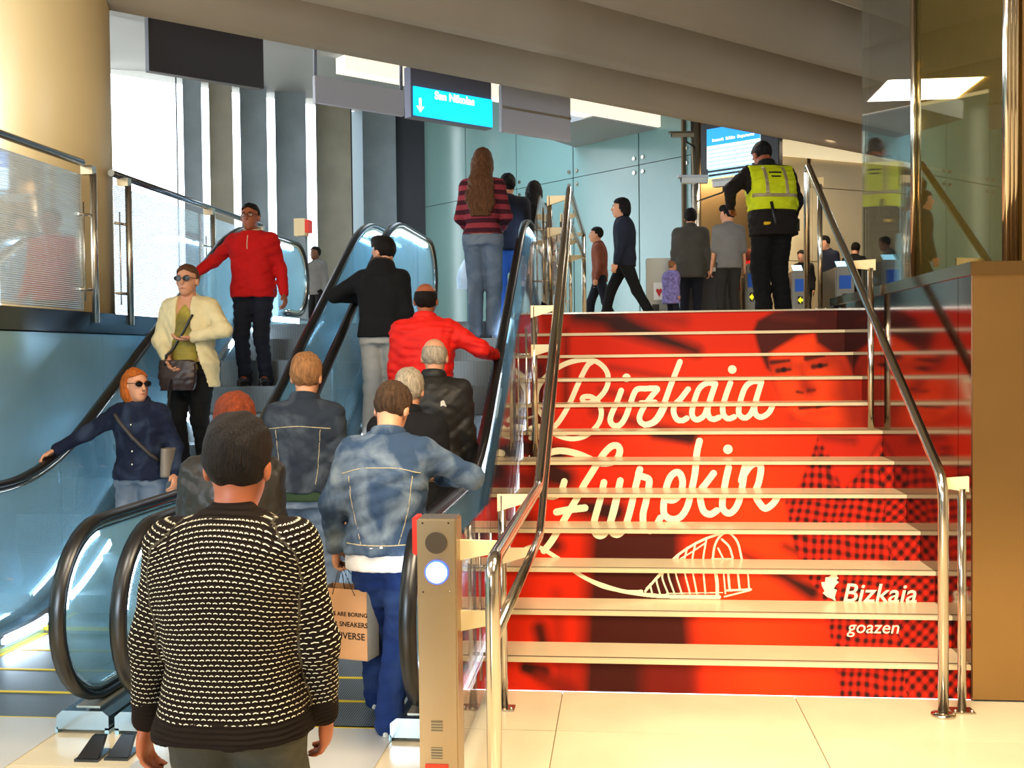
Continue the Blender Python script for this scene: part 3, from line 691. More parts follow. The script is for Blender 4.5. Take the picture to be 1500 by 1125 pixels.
# ---------------------------------------------------------------- left balustrade on the upper floor edge
def upper_rail(y0, y1, posts, label):
    r = empty('glass_railing', (XV-0.02, y0, TOP), label=label, cat='railing', group='railings along the upper floor edge')
    L = y1-y0
    MB().tube([(0, 0.0, 1.24), (0, L, 1.24)], 0.03, 12).build('handrail', mat('grey_rail_tube', (120, 122, 126), 0.25, 1.0), r)
    n = max(1, round(L/1.9)); w = L/n
    for i in range(n):
        MB().box((-0.006, i*w+0.03, 0.05), (0.006, (i+1)*w-0.03, 1.14)).build('glass_pane', G_FROST, r)
    for p in posts:
        q = MB().tube([(0.06, p-y0, -0.05), (0.06, p-y0, 1.16)], 0.028, 12).build('post', M_STEEL, r)
        MB().box((-0.02, p-y0-0.05, 1.15), (0.08, p-y0+0.02, 1.22)).build('bracket', M_STEEL, q)
        for z in (0.22, 0.82): MB().tube([(0.06, p-y0, z), (0.0, p-y0-0.14, z)], 0.012, 8).build('glass_clamp', M_STEEL, q)
        MB().tube([(0.02, p-y0-0.09, 0.12), (0.02, p-y0-0.09, 0.92)], 0.006, 8).build('clamp_rod', M_STEEL, q)
    return r
upper_rail(4.6, 8.36, (4.7, 6.6, 8.42), 'lined glass railing in front of the cream column')
upper_rail(8.86, 12.7, (9.05, 11.0, 12.6), 'lined glass railing with steel posts behind the cream column')

# ---------------------------------------------------------------- handrails of the stairs
def bend(pts, r=0.06, n=6):
    pts = [np.array(p, float) for p in pts]; out = [pts[0]]
    for i in range(1, len(pts)-1):
        a, b, c = pts[i-1], pts[i], pts[i+1]
        u = (a-b)/np.linalg.norm(a-b); v = (c-b)/np.linalg.norm(c-b)
        k = min(r, 0.45*np.linalg.norm(a-b), 0.45*np.linalg.norm(c-b)); p0 = b+u*k; p1 = b+v*k
        for t in np.linspace(0, 1, n): out.append((1-t)**2*p0+2*t*(1-t)*b+t*t*p1)
    out.append(pts[-1]); return out
def stair_post(parent, x, y, z0, z1, side, base=True):
    q = MB().tube([(x, y, z0), (x, y, z1)], 0.021, 12).build('post', M_CHROME, parent)
    if base:
        MB().cbox((x, y, z0+0.004), (0.11, 0.09, 0.008), 0.002).build('base_plate', M_STEEL, q)
    for dx in (-0.04, 0.04) if base else (): MB().ball((x+dx, y-0.03, z0+0.012), 0.009, 8, 5).build('bolt', M_CHROME, q)
    return q
# right-hand rail
xr = 1.545
hr = empty('stair_handrail', (xr, 5.4, 0), label='steel handrail with floor post on the side of the bronze parapet', cat='handrail')
_o = np.array([xr, 5.4, 0])
kn = U(1378, 712, x=xr); tp = U(1184, 243, x=xr)
path = bend([(xr, 5.40, 0.0), (xr, 5.40, kn[2]+0.03), tuple(tp), (xr, tp[1]+0.07, tp[2]-0.02), (xr, tp[1]+0.09, TOP)], 0.10)
MB().tube([p-_o for p in path], 0.0255, 14).build('rail', M_CHROME, hr)
MB().tube([(0, 0, 0.0), (0, 0, 0.012), (0, 0, 0.018)], [0.058, 0.058, 0.03], 18).build('floor_flange', M_CHROME, hr)
f1 = U(1276, 667, z=6*RISE)
for (x, y, z0) in ((1.655, 5.475, 0.0), (f1[0], f1[1], 6*RISE), (1.655, tp[1]+0.1, TOP)):
    zr = kn[2]+(y-5.4)*(tp[2]-kn[2])/(tp[1]-5.4) if y < tp[1] else tp[2]-0.08
    zr = max(zr, 0.9)
    q = stair_post(hr, x-_o[0], y-_o[1], z0, zr-0.06, 1)
    MB().prism([(0.0, y-_o[1]-0.012, zr-0.055), (x-_o[0]+0.03, y-_o[1]-0.012, zr-0.075), (x-_o[0]+0.03, y-_o[1]-0.012, zr+0.0), (0.0, y-_o[1]-0.012, zr-0.01)], (0, 0.024, 0), True).build('bracket', M_CREAMPLATE, q)
# left-hand double rail with glass
xg = -0.655
xq = -0.445
lr = empty('stair_handrail', (xq, 4.3, 0), label='double steel handrail with glass between stairs and escalator', cat='handrail')
_o = np.array([xq, 4.3, 0])
tpl = np.array([xq, 9.42, 3.225]); knl = np.array([xq, 5.68, 1.08]); YEND = 13.0
post_y = U(722, 900, x=xq)[1]
path = bend([(xq, post_y, 0.0), (xq, post_y, knl[2]), tuple(knl), tuple(tpl), (xq, YEND, tpl[2])], 0.09)
MB().tube([p-_o for p in path], 0.026, 14).build('rail', M_CHROME, lr)
k2l = np.array([xq, 5.74, 0.81])
path2 = bend([(xq, post_y+0.02, k2l[2]), (xq, k2l[1], k2l[2]), (xq, tpl[1]+0.06, tpl[2]-(knl[2]-k2l[2])), (xq, YEND, tpl[2]-(knl[2]-k2l[2]))], 0.09)
MB().tube([p-_o for p in path2], 0.022, 14).build('rail', M_CHROME, lr)
for yy in (YEND,):
    MB().tube([(0, yy-_o[1], TOP), (0, yy-_o[1], tpl[2])], 0.026, 12).build('end_post', M_CHROME, lr)
def zrail(y): return knl[2] if y < knl[1] else min(tpl[2], knl[2]+(y-knl[1])*(tpl[2]-knl[2])/(tpl[1]-knl[1]))
def ztread(y): return 0 if y < Y0 else min(TOP, RISE*(1+int((y-Y0)/RUN)))
for y in (5.36, Y0+RUN*5+0.27, 9.25, 11.2, YEND-0.05):
    z0 = ztread(y); zr = zrail(y)
    q = stair_post(lr, xg+0.05-_o[0], y-_o[1], z0, zr+0.0, -1)
    for zz in (zr-0.045, zr-(knl[2]-k2l[2])-0.045):
        MB().prism([(xg+0.03-_o[0], y-_o[1]-0.02, zz-0.035), (0.0, y-_o[1]-0.02, zz+0.02), (0.0, y-_o[1]-0.02, zz+0.05), (xg+0.03-_o[0], y-_o[1]-0.02, zz+0.05)], (0, 0.03, 0), True).build('bracket', M_CREAMPLATE, q)
    for zz in (0.28, 0.72): MB().tube([(xg+0.05-_o[0], y-_o[1], z0+zz), (xg-0.05-_o[0], y-_o[1]-0.02, z0+zz)], 0.009, 8).build('glass_clamp', M_CHROME, q)
    MB().tube([(xg-0.0-_o[0], y-_o[1]-0.06, z0+0.16), (xg-0.0-_o[0], y-_o[1]-0.06, z0+0.9)], 0.008, 8).build('clamp_rod', M_CHROME, q)
# glass panels following the flight
def gpoly(y0, y1):
    b0 = max(0.10, ztread(y0)-0.02); 
    line = lambda y: 0.0 if y < Y0-0.1 else min(TOP, (y-Y0+0.1)*RISE/RUN+0.0)
    return [(xg-0.04, y0, line(y0)+0.12), (xg-0.04, y1, line(y1)+0.12), (xg-0.04, y1, line(y1)+1.02), (xg-0.04, y0, line(y0)+1.02)]
for a, b in ((4.36, 5.5), (5.53, 6.9), (6.93, 8.3), (8.33, 9.25), (9.28, 11.1), (11.13, 12.95)):
    MB().prism([np.array(p)-_o for p in gpoly(a, b)], (0.012, 0, 0)).build('glass_pane', G_PINK, lr)
# ---------------------------------------------------------------- signal post at the escalator
a = U(610, 760, y=4.08); b = U(668, 760, y=4.08); zt = a[2]
sp = empty('signal_post', ((a[0]+b[0])/2, 4.15, 0), label='steel signal post with a lit white lamp beside the up escalator', cat='post')
w = (b[0]-a[0])
MB().cbox((0, 0, zt/2), (w, 0.14, zt), 0.006).build('housing', M_BRONZE if False else mat('signal_post_steel', (178, 156, 122), 0.34, 1.0, noise=(1.0, 0.08), bump=(40, 0.04, (40, 40, 1))), sp)
def onpost(px, py):
    q = U(px, py, y=4.08); return (q[0]-sp.location[0], -0.0705, q[2])
c1 = onpost(639, 795); c2 = onpost(640, 838); r0 = 17/FPX*4.1
MB().disc(c1, (0, -1, 0), r0*0.95, 0.006, 28).build('dark_lamp', mat('dark_lens', (66, 58, 48), 0.3), sp)
rg = MB().tube([(c2[0], c2[1], c2[2]), (c2[0], c2[1]-0.008, c2[2])], r0*1.05, 28).build('lamp_halo', mat('blue_lamp_halo', (40, 70, 255), 0.4, emit=2.5), sp)  # blue halo of the lit lamp, put in as a glowing ring
MB().disc((c2[0], c2[1]-0.0085, c2[2]), (0, -1, 0), r0*0.9, 0.003, 28).build('lit_lamp', mat('lit_signal_lamp', (240, 248, 255), 0.4, emit=9.0), sp)
for px, py in ((619, 766), (657, 766), (620, 867), (658, 867)):
    MB().disc(onpost(px, py), (0, -1, 0), 0.004, 0.004, 8).build('screw', M_CHROME, sp)
for py in (1064, 1103):
    q = onpost(640, py); MB().cbox((q[0], -0.071, q[2]), (0.044, 0.003, 0.044)).build('badge', mat('grey_badge', (108, 96, 76), 0.5, stripes=(2, 0.011, (170, 156, 126), 0.3)), sp)
q = onpost(640, 1121); MB().cbox((q[0], -0.073, q[2]-0.06), (0.09, 0.004, 0.13), 0.001).build('red_label', mat('red_label', (232, 60, 34), 0.4), sp)
MB().cbox((-w/2-0.012, 0.02, zt-0.075), (0.03, 0.09, 0.15), 0.006).build('red_marker', mat('red_marker', (238, 42, 16), 0.4), sp)
bk = onpost(620, 1100)
for zz in (zrail(4.3)-0.05, zrail(4.3)-0.33):
    MB().prism([(w/2, 0.02, zz-0.05), (xq-sp.location[0]-0.02, 0.05, zz-0.02), (xq-sp.location[0]-0.02, 0.05, zz+0.02), (w/2, 0.02, zz+0.03)], (0, 0.02, 0), True).build('bracket', M_CREAMPLATE, sp)

# ---------------------------------------------------------------- black wheel stops on the floor by the newels
for px, py in ((137, 1108), (180, 1106)):
    q = U(px, py, z=0)
    MB().prism([(-0.055, -0.07, 0), (0.055, -0.07, 0), (0.05, 0.07, 0), (-0.05, 0.07, 0)], (0, 0, 0.012)).prism([(-0.05, -0.06, 0.01), (0.05, -0.06, 0.01), (0.03, 0.05, 0.075), (-0.03, 0.05, 0.075)], (0, 0.03, 0.0)).build('floor_stop', M_BLACK, None, (q[0], q[1], 0))
    tag(bpy.context.scene.collection.objects[-1], 'black rubber stop on the floor, %s the two by the escalator newel' % ('left of' if px < 150 else 'right of'), 'stop', 'rubber stops by the escalator newels')

# ---------------------------------------------------------------- glass screen on the right parapet
gs = empty('glass_screen', (2.0, 5.8, TOP+0.095), label='tall amber glass screen with steel mullions on the parapet', cat='screen')
for a, b, gm in ((5.86, 7.58, G_YELLOW), (7.66, 9.25, G_CLEAR)):
    MB().box((-0.006, a-5.8, 0.02), (0.006, b-5.8, 2.56)).build('glass_pane', gm, gs)
for y in (7.62, 5.82):
    for dx, dy in ((-0.02, -0.02), (0.02, 0.02)) if y > 7 else ((-0.03, -0.03), (0.0, 0.0), (0.03, 0.03)):
        MB().tube([(dx, y-5.8+dy, 0), (dx, y-5.8+dy, 2.56)], 0.022, 10).build('mullion', M_CHROME, gs)
MB().box((0.06, 0.03, 0), (2.4, 0.12, 2.56)).build('bronze_panel', M_BRONZE, gs)

# ---------------------------------------------------------------- hanging signs
def hang_panel(name, c, hw, hh, label, cat, material, p, thick=0.05, rods=(), group=None, zrod=5.3):
    """panel facing the viewer along the ribs: corners from photo pixels on the plane y-x = p"""
    (ax, ay), (bx, by) = c
    a = U(ax, ay, p=p); b = U(bx, by, p=p)
    d = b-a; d[2] = 0; d /= np.linalg.norm(d); n = np.array([d[1], -d[0], 0])
    return a, b, d, n
def oriented_panel(name, px0, ytop0, px1, ybot1, p, th, material, label, cat, rods=True, ang=None, group=None):
    a = U(px0, (ytop0+ybot1)/2, p=p); b = U(px1, (ytop0+ybot1)/2, p=p)
    zt = U(px0, ytop0, p=p)[2]; zb = U(px1, ybot1, p=p)[2]
    d = b-a; L = math.hypot(d[0], d[1]); rz = math.atan2(d[1], d[0])
    e = empty(name, ((a[0]+b[0])/2, (a[1]+b[1])/2, zb), rz, label, cat, group)
    H = zt-zb
    MB().cbox((0, th/2, H/2), (L, th, H), 0.004).build('panel', material, e)
    if rods:
        for x in (-L/2+0.02, L/2-0.02): MB().tube([(x, th/2, H*0.5), (x, th/2, 6.2-zb)], 0.02, 8).build('hanger', mat('grey_hanger', (112, 114, 122), 0.4, 0.6), e)
    return e, L, H, zb
PS = 14.9
M_SIGNGREY = mat('grey_sign_back', (172, 170, 178), 0.5)
oriented_panel('hanging_sign', 218, 22, 386, 130, PS-0.1, 0.1, mat('dark_sign_panel', (52, 50, 56), 0.5), 'large dark blank hanging panel near the cream column', 'sign', True)
oriented_panel('hanging_sign', 462, 110, 592, 170, PS, 0.06, M_SIGNGREY, 'grey blank hanging panel between the dark panel and the blue sign', 'sign', True)
e, L, H, zb = oriented_panel('hanging_sign', 602, 96, 720, 189, PS, 0.14, mat('sign_housing', (104, 104, 120), 0.45, 0.3), 'hanging sign with a lit blue panel reading San Nikolas', 'sign', True)
zl = U(668, 142, p=PS)[2]-zb
lp = MB().box((-L/2+0.03, -0.02, 0.02), (L/2-0.005, 0.0, H*0.60)).build('lit_panel', mat('lit_cyan_panel', (10, 196, 255), 0.4, emit=1.15), e)
me = text_mesh('San Nikolas', 0.125, 0.0, 0.004); me.transform(Matrix.Translation((0.02, -0.023, H*0.42))); link('lettering', me, mat('lit_white_letters', (255, 255, 255), 0.4, emit=1.6), lp)
MB().box((-L/2+0.10, -0.024, H*0.2), (-L/2+0.13, -0.021, H*0.38)).prism([(-L/2+0.06, -0.024, H*0.22), (-L/2+0.115, -0.024, H*0.10), (-L/2+0.17, -0.024, H*0.22)], (0, 0.003, 0), True).build('arrow', MATS['lit_white_letters'], lp)
e, L, H, zb = oriented_panel('hanging_sign', 735, 124, 836, 208, PS, 0.06, M_SIGNGREY, 'grey blank hanging panel of two leaves beside the blue sign', 'sign', True)
MB().box((-L/2, -0.008, H*0.5), (L/2, 0.0, H*0.5+0.03)).build('joint_strip', M_STEEL, e)

# ---------------------------------------------------------------- departures screen
a = U(1026, 223, y=16.9); b = U(1141, 223, y=16.1)
rz = math.atan2(b[1]-a[1], b[0]-a[0]); L = math.hypot(b[0]-a[0], b[1]-a[1])
zt, zb = U(1083, 180, y=16.5)[2]+0.08, U(1083, 254, y=16.5)[2]
tv = empty('departures_screen', ((a[0]+b[0])/2, (a[1]+b[1])/2, zb), rz, 'black framed screen lit pale blue hanging above the people', 'screen'); H = zt-zb
MB().cbox((0, 0.06, H/2), (L, 0.12, H), 0.01).build('housing', M_BLACKP, tv)
sc_ = MB().box((-L/2+0.12, -0.006, 0.13), (L/2-0.30, 0.0, H-0.10)).build('display', mat('lit_display', (206, 238, 255), 0.4, emit=1.5), tv)
MB().box((-L/2+0.12, -0.010, H-0.36), (L/2-0.30, -0.006, H-0.10)).build('header', mat('display_blue', (30, 140, 235), 0.4, emit=0.9), sc_)
me = text_mesh('Irteerak  Salidas  Departures', 0.062, 0, 0.001); me.transform(Matrix.Translation((-0.09, -0.011, H-0.30))); link('lettering', me, MATS['lit_white_letters'], sc_)
for i in range(8):
    z = H-0.43-i*0.060
    MB().box((-L/2+0.14, -0.009, z), (L/2-0.32-0.06*(i % 3), -0.006, z+0.026)).build('text_row', mat('display_row', (150, 206, 246), 0.4, emit=0.9), sc_)
MB().tube([(-L/2+0.1, 0.06, H), (-L/2+0.1, 0.06, 5.6-zb)], 0.03, 10).tube([(L/2-0.1, 0.06, H), (L/2-0.1, 0.06, 5.6-zb)], 0.03, 10).build('hanger', M_STEEL, tv)

# ---------------------------------------------------------------- surveillance cameras
M_CCTV = mat('pale_grey_casing', (196, 198, 196), 0.4)
def cctv(px, py, y, yawdeg, label, col=M_CCTV, L=0.4, r=0.06):
    q = U(px, py, y=y); e = empty('surveillance_camera', tuple(q), math.radians(yawdeg), label, 'camera', 'surveillance cameras')
    MB().prism([(-L/2, -r, -r*0.8), (-L/2, r, -r*0.8), (-L/2, r*1.1, r*0.5), (-L/2, r*0.6, r), (-L/2, -r*0.6, r), (-L/2, -r*1.1, r*0.5)], (L, 0, 0), True).build('casing', col, e)
    MB().prism([(-L/2-0.05, -r*1.25, r*0.6), (-L/2-0.05, r*1.25, r*0.6), (-L/2-0.05, r*1.0, r*1.2), (-L/2-0.05, -r*1.0, r*1.2)], (L+0.06, 0, 0), True).build('sun_shield', col, e)
    MB().disc((-L/2-0.001, 0, 0), (-1, 0, 0), r*0.55, 0.01, 14).build('lens', M_BLACKP, e)
    a_ = math.radians(-yawdeg); dx, dy = cA[0]+.02-q[0], cA[1]-.02-q[1]
    cl = (math.cos(a_)*dx-math.sin(a_)*dy, math.sin(a_)*dx+math.cos(a_)*dy, -r*2.2)
    MB().tube(bend([(0.05, 0, -r*0.8), (0.05, 0, -r*2.2), cl], 0.05), 0.014, 8).build('arm', M_BLACKP, e)
    return e
cctv(1017, 264, 16.7, 8, 'pale surveillance camera pointing left below the departures screen')
cctv(1064, 268, 16.5, 150, 'pale surveillance camera pointing down towards the guard')
cctv(1000, 198, 17.0, 4, 'dark steel surveillance camera at the top of the round steel column', M_STEEL, 0.34, 0.045)

# ---------------------------------------------------------------- ticket gates
M_GATE = mat('gate_steel', (150, 152, 150), 0.35, 0.9); M_GBLUE = mat('gate_blue_label', (20, 90, 200), 0.45); M_GYEL = mat('gate_yellow_arrow', (240, 230, 30), 0.4, emit=0.8)
def gate(px0, px1, ytop, y, label, screen=True, dep=1.4):
    a = U(px0, 430, y=y); b = U(px1, 430, y=y); w = b[0]-a[0]; H = U((px0+px1)/2, ytop, y=y)[2]-TOP
    e = empty('ticket_gate', ((a[0]+b[0])/2, y, TOP), 0, label, 'gate', 'ticket gates in the upper hall')
    MB().cbox((0, dep/2, H/2), (w, dep, H), 0.03).build('body', M_GATE, e)
    MB().cbox((0, -0.005, H*0.74), (w*0.62, 0.012, H*0.22), 0.003).build('blue_label', M_GBLUE, e)
    s = MB().cbox((0, -0.005, H*0.48), (w*0.30, 0.014, H*0.14), 0.003).build('arrow_display', M_BLACKP, e)
    MB().prism([(-0.035, -0.014, H*0.48), (0.01, -0.014, H*0.48-0.05), (0.01, -0.014, H*0.48+0.05)], (0, 0.003, 0), True).box((0.0, -0.014, H*0.48-0.018), (0.04, -0.011, H*0.48+0.018)).build('arrow', M_GYEL, s)
    if screen: MB().prism([(-w*0.3, 0.15, H), (w*0.3, 0.15, H), (w*0.3, 0.32, H+0.10), (-w*0.3, 0.32, H+0.10)], (0, 0.03, 0.0)).build('reader_screen', mat('reader_screen', (150, 214, 240), 0.4, emit=0.8), e)
    return e
gate(1092, 1110, 386, 16.0, 'ticket gate partly hidden to the left of the guard', False, 0.7)
gate(1160, 1184, 396, 16.2, 'dark ticket gate just right of the guard')
gate(1224, 1252, 390, 16.2, 'ticket gate behind the slanting steel handrail')
gate(1292, 1322, 380, 16.4, 'ticket gate seen through the clear pane of the glass screen')
# ticket machine by the teal wall
a = U(947, 430, y=16.6); b = U(984, 430, y=16.6); H = U(965, 378, y=16.6)[2]-TOP; w = b[0]-a[0]
tm = empty('ticket_machine', ((a[0]+b[0])/2, 16.6, TOP), 0, 'grey ticket machine with a white card bearing a red heart', 'machine')
MB().cbox((0, 0.2, H/2), (w, 0.4, H), 0.01).build('body', M_GATE, tm)
pc = MB().box((-w*0.22, -0.008, H*0.42), (w*0.24, 0.0, H*0.66)).build('card', mat('white_card', (235, 235, 235), 0.5), tm)
MB().prism([(0, -0.011, H*0.46), (0.05, -0.011, H*0.55), (0.03, -0.011, H*0.58), (0, -0.011, H*0.56), (-0.03, -0.011, H*0.58), (-0.05, -0.011, H*0.55)], (0, 0.003, 0), True).build('heart', mat('red_heart', (200, 40, 40), 0.5), pc)
MB().box((-w*0.28, -0.008, H*0.26), (w*0.0, 0.0, H*0.36)).build('card_slot', M_BLACKP, tm)
# long dark counter behind the standing people
c = U(1040, 392, y=16.2); MB().box((-0.42, 0, 0), (0.42, 0.4, c[2]-TOP-0.06)).build('counter', mat('dark_counter_front', (40, 34, 32), 0.5), None, (c[0], 16.2, TOP))
o = COL.objects[-1]; tag(o, 'dark low counter with a pale top behind the waiting people', 'counter')
MB().box((-0.45, -0.04, c[2]-TOP-0.06), (0.45, 0.44, c[2]-TOP)).build('counter_top', mat('pale_counter_top', (206, 204, 196), 0.3), o)
# red and white box on a wall post far behind the down escalator
q = U(440, 345, y=16.0)
wb_ = empty('alarm_box', (q[0], 16.0, TOP), 0, 'small cream box with a red side on a post beyond the escalators', 'box')
MB().box((-0.10, 0, q[2]-TOP), (0.07, 0.2, q[2]-TOP+0.26)).build('casing', M_CREAMPLATE, wb_)
MB().box((0.07, 0, q[2]-TOP+0.05), (0.13, 0.2, q[2]-TOP+0.24)).build('red_side', MATS['red_marker'], wb_)
MB().box((-0.06, 0.05, 0), (0.06, 0.15, q[2]-TOP)).build('post', M_CONCRETE, wb_)
# ---------------------------------------------------------------- figures: signed-distance bodies turned into meshes
V = lambda *a: np.array(a, float)
def smin(a, b, k):
    if k <= 0: return np.minimum(a, b)
    h = np.maximum(k-np.abs(a-b), 0)/k
    return np.minimum(a, b)-h*h*k*0.25
def cone(a, b, ra, rb):
    a = V(*a); b = V(*b); e = b-a; ee = max(e@e, 1e-9)
    def f(P):
        q = P-a; t = np.minimum(np.maximum((q@e)/ee, 0), 1); q = q-t[:, None]*e
        return np.sqrt(np.einsum('ij,ij->i', q, q))-(ra+(rb-ra)*t)
    return f
def ell(c, r, R=None):
    c = V(*c); r = V(*r); m = r.min()
    def f(P):
        q = P-c
        if R is not None: q = q@R
        q = q/r; k0 = np.sqrt(np.einsum('ij,ij->i', q, q)); q = q/r; k1 = np.sqrt(np.einsum('ij,ij->i', q, q))
        return k0*(k0-1)/np.maximum(k1, 1e-6)
    return f
def loft(rows, round_=0.0):
    """rows of (z, cx, cy, rx, ry), an upright elliptical loft"""
    rows = sorted(rows); zz = V(*[r[0] for r in rows]); A = np.array(rows, float)
    def f(P):
        z = P[:, 2]; cx = np.interp(z, zz, A[:, 1]); cy = np.interp(z, zz, A[:, 2]); rx = np.interp(z, zz, A[:, 3]); ry = np.interp(z, zz, A[:, 4])
        qx = P[:, 0]-cx; qy = P[:, 1]-cy
        e = 2.4
        k = (np.abs(qx/rx)**e+np.abs(qy/ry)**e)**(1/e)
        d = (k-1)*np.minimum(rx, ry)
        dz = np.maximum(zz[0]-z, z-zz[-1])
        return np.where(dz > 0, np.sqrt(np.maximum(d, 0)**2+dz*dz), np.maximum(d, dz*0.8))
    return f
def torus(c, R, r, tilt=0.0, sy=1.0):
    c = V(*c); ct, st = math.cos(tilt), math.sin(tilt)
    def f(P):
        q = P-c; y = q[:, 1]*ct+q[:, 2]*st; z = -q[:, 1]*st+q[:, 2]*ct
        return np.hypot(np.hypot(q[:, 0], y/sy)-R, z*0.6)-r
    return f

def evald(prims, P, k):
    d = None
    for f in prims:
        kk = k
        if isinstance(f, tuple): f, kk = f
        v = f(P); d = v if d is None else smin(d, v, kk)
    return d
def sdf_mesh(name, prims, lo, hi, vox, k=0.03, cuts=(), disp=None, uv=None):
    """smooth union of prims, minus cuts, meshed with surface nets"""
    lo = V(*lo)-vox*2; hi = V(*hi)+vox*2
    n = np.maximum(np.ceil((hi-lo)/vox).astype(int)+1, 4)
    B = 8
    nb = -(-n//B); n = nb*B+1
    G = np.ones(n, np.float32)
    R = B*vox*math.sqrt(3)/2
    bi = np.stack(np.meshgrid(*[np.arange(m) for m in nb], indexing='ij'), -1).reshape(-1, 3)
    C = lo+(bi+0.5)*B*vox
    fs = [(f if isinstance(f, tuple) else (f, k)) for f in prims]
    D = np.stack([f(C) for f, kk in fs], 1)
    dm = D.min(1)
    act = np.where(np.abs(dm) < R+0.035)[0]
    for b in np.where((dm < 0) & (np.abs(dm) >= R+0.035))[0]:
        i, j, l = bi[b]*B; G[i:i+B+1, j:j+B+1, l:l+B+1] = -1
    off = np.stack(np.meshgrid(*[np.arange(B+1)]*3, indexing='ij'), -1).reshape(-1, 3)*vox
    for b in act:
        P = lo+bi[b]*B*vox+off
        d = None
        lim = dm[b]+2*R+0.045
        for q, (f, kk) in enumerate(fs):
            if D[b, q] > lim: continue
            v = f(P); d = v if d is None else smin(d, v, kk)
        if disp is not None: d = d+disp(P)
        for c in cuts: d = np.maximum(d, c(P))
        i, j, l = bi[b]*B; G[i:i+B+1, j:j+B+1, l:l+B+1] = d.reshape(B+1, B+1, B+1)
    S = G < 0
    cnt = np.zeros(np.array(n)-1, np.int8)
    for a in (0, 1):
        for b in (0, 1):
            for c in (0, 1): cnt += S[a:n[0]-1+a, b:n[1]-1+b, c:n[2]-1+c]
    cells = np.argwhere((cnt > 0) & (cnt < 8))
    if len(cells) == 0: return None, None
    idx = np.full(cnt.shape, -1, np.int32); idx[tuple(cells.T)] = np.arange(len(cells))
    acc = np.zeros((len(cells), 3)); num = np.zeros(len(cells))
    cor = [(a, b, c) for a in (0, 1) for b in (0, 1) for c in (0, 1)]
    val = {c: G[cells[:, 0]+c[0], cells[:, 1]+c[1], cells[:, 2]+c[2]].astype(float) for c in cor}
    for c in cor:
        for ax in range(3):
            if c[ax]: continue
            e = list(c); e[ax] = 1; e = tuple(e); va, vb = val[c], val[e]
            m = (va < 0) != (vb < 0); t = np.where(m, va/np.where(m, va-vb, 1), 0)
            p = np.zeros((len(cells), 3)); p[:] = c; p[:, ax] = t
            acc[m] += p[m]; num[m] += 1
    X = lo+(cells+acc/num[:, None])*vox
    Q = []
    for ax in range(3):
        o1, o2 = [(1, 2), (2, 0), (0, 1)][ax]
        sl0 = [slice(None)]*3; sl1 = [slice(None)]*3; sl0[ax] = slice(0, n[ax]-1); sl1[ax] = slice(1, n[ax])
        E = np.argwhere(S[tuple(sl0)] != S[tuple(sl1)])
        E = E[(E[:, o1] > 0) & (E[:, o2] > 0) & (E[:, o1] < n[o1]-1) & (E[:, o2] < n[o2]-1)]
        inside = S[tuple(E.T)]
        def at(d1, d2):
            t = E.copy(); t[:, o1] -= d1; t[:, o2] -= d2; return idx[tuple(t.T)]
        q = np.stack([at(1, 1), at(0, 1), at(0, 0), at(1, 0)], 1)
        q[~inside] = q[~inside][:, ::-1]; Q.append(q)
    Q = np.vstack(Q)
    Q = Q[(Q >= 0).all(1)]
    me = bpy.data.meshes.new(name)
    me.vertices.add(len(X)); me.vertices.foreach_set('co', X.astype(np.float32).ravel())
    me.loops.add(Q.size); me.loops.foreach_set('vertex_index', Q.astype(np.int32).ravel())
    me.polygons.add(len(Q)); me.polygons.foreach_set('loop_start', np.arange(0, Q.size, 4, dtype=np.int32))
    me.polygons.foreach_set('use_smooth', np.ones(len(Q), bool))
    me.update(calc_edges=True); me.validate()
    return me, X

def ik(a, t, l1, l2, pole):
    a = V(*a); t = V(*t); d = t-a; L = np.linalg.norm(d); L2 = min(L, (l1+l2)*0.995)
    u = d/max(L, 1e-6); t = a+u*L2
    x = (l1*l1-l2*l2+L2*L2)/(2*L2); h = math.sqrt(max(l1*l1-x*x, 0))
    p = V(*pole); p = p-u*(p@u); p /= np.linalg.norm(p)+1e-9
    return a+u*x+p*h, t
def rotm(yaw, pitch, roll=0.0):
    """head frame: yaw about z (positive turns to the figure's left), pitch forward"""
    cy_, sy_ = math.cos(yaw), math.sin(yaw); cp, sp_ = math.cos(pitch), math.sin(pitch); cr, sr = math.cos(roll), math.sin(roll)
    Rz = np.array([[cy_, -sy_, 0], [sy_, cy_, 0], [0, 0, 1]]); Rx = np.array([[1, 0, 0], [0, cp, sp_], [0, -sp_, cp]]); Ry = np.array([[cr, 0, sr], [0, 1, 0], [-sr, 0, cr]])
    return Rz@Rx@Ry
def folds(seed, amp, fz=40.0, fx=34.0):
    r = np.random.RandomState(seed); W_ = []
    for i in range(7):
        a = r.uniform(-1.35, 1.35); W_.append((fx*math.sin(a)*r.uniform(.5, 2), fx*r.uniform(-1, 1), fz*math.cos(a)*r.uniform(.5, 1.6), r.uniform(0, 6.28), r.uniform(.3, 1)))
    def f(P):
        s = 0
        for a, b, c, ph, w in W_:
            wob = 0.6*np.sin(P[:, 0]*7+ph)+0.6*np.sin(P[:, 2]*5+2*ph)
            q = np.sin(P[:, 0]*a+P[:, 1]*b+P[:, 2]*c+ph+wob)
            s = s+w*(np.abs(q)*1.6-0.9)
        return -amp*s/3.4
    return f

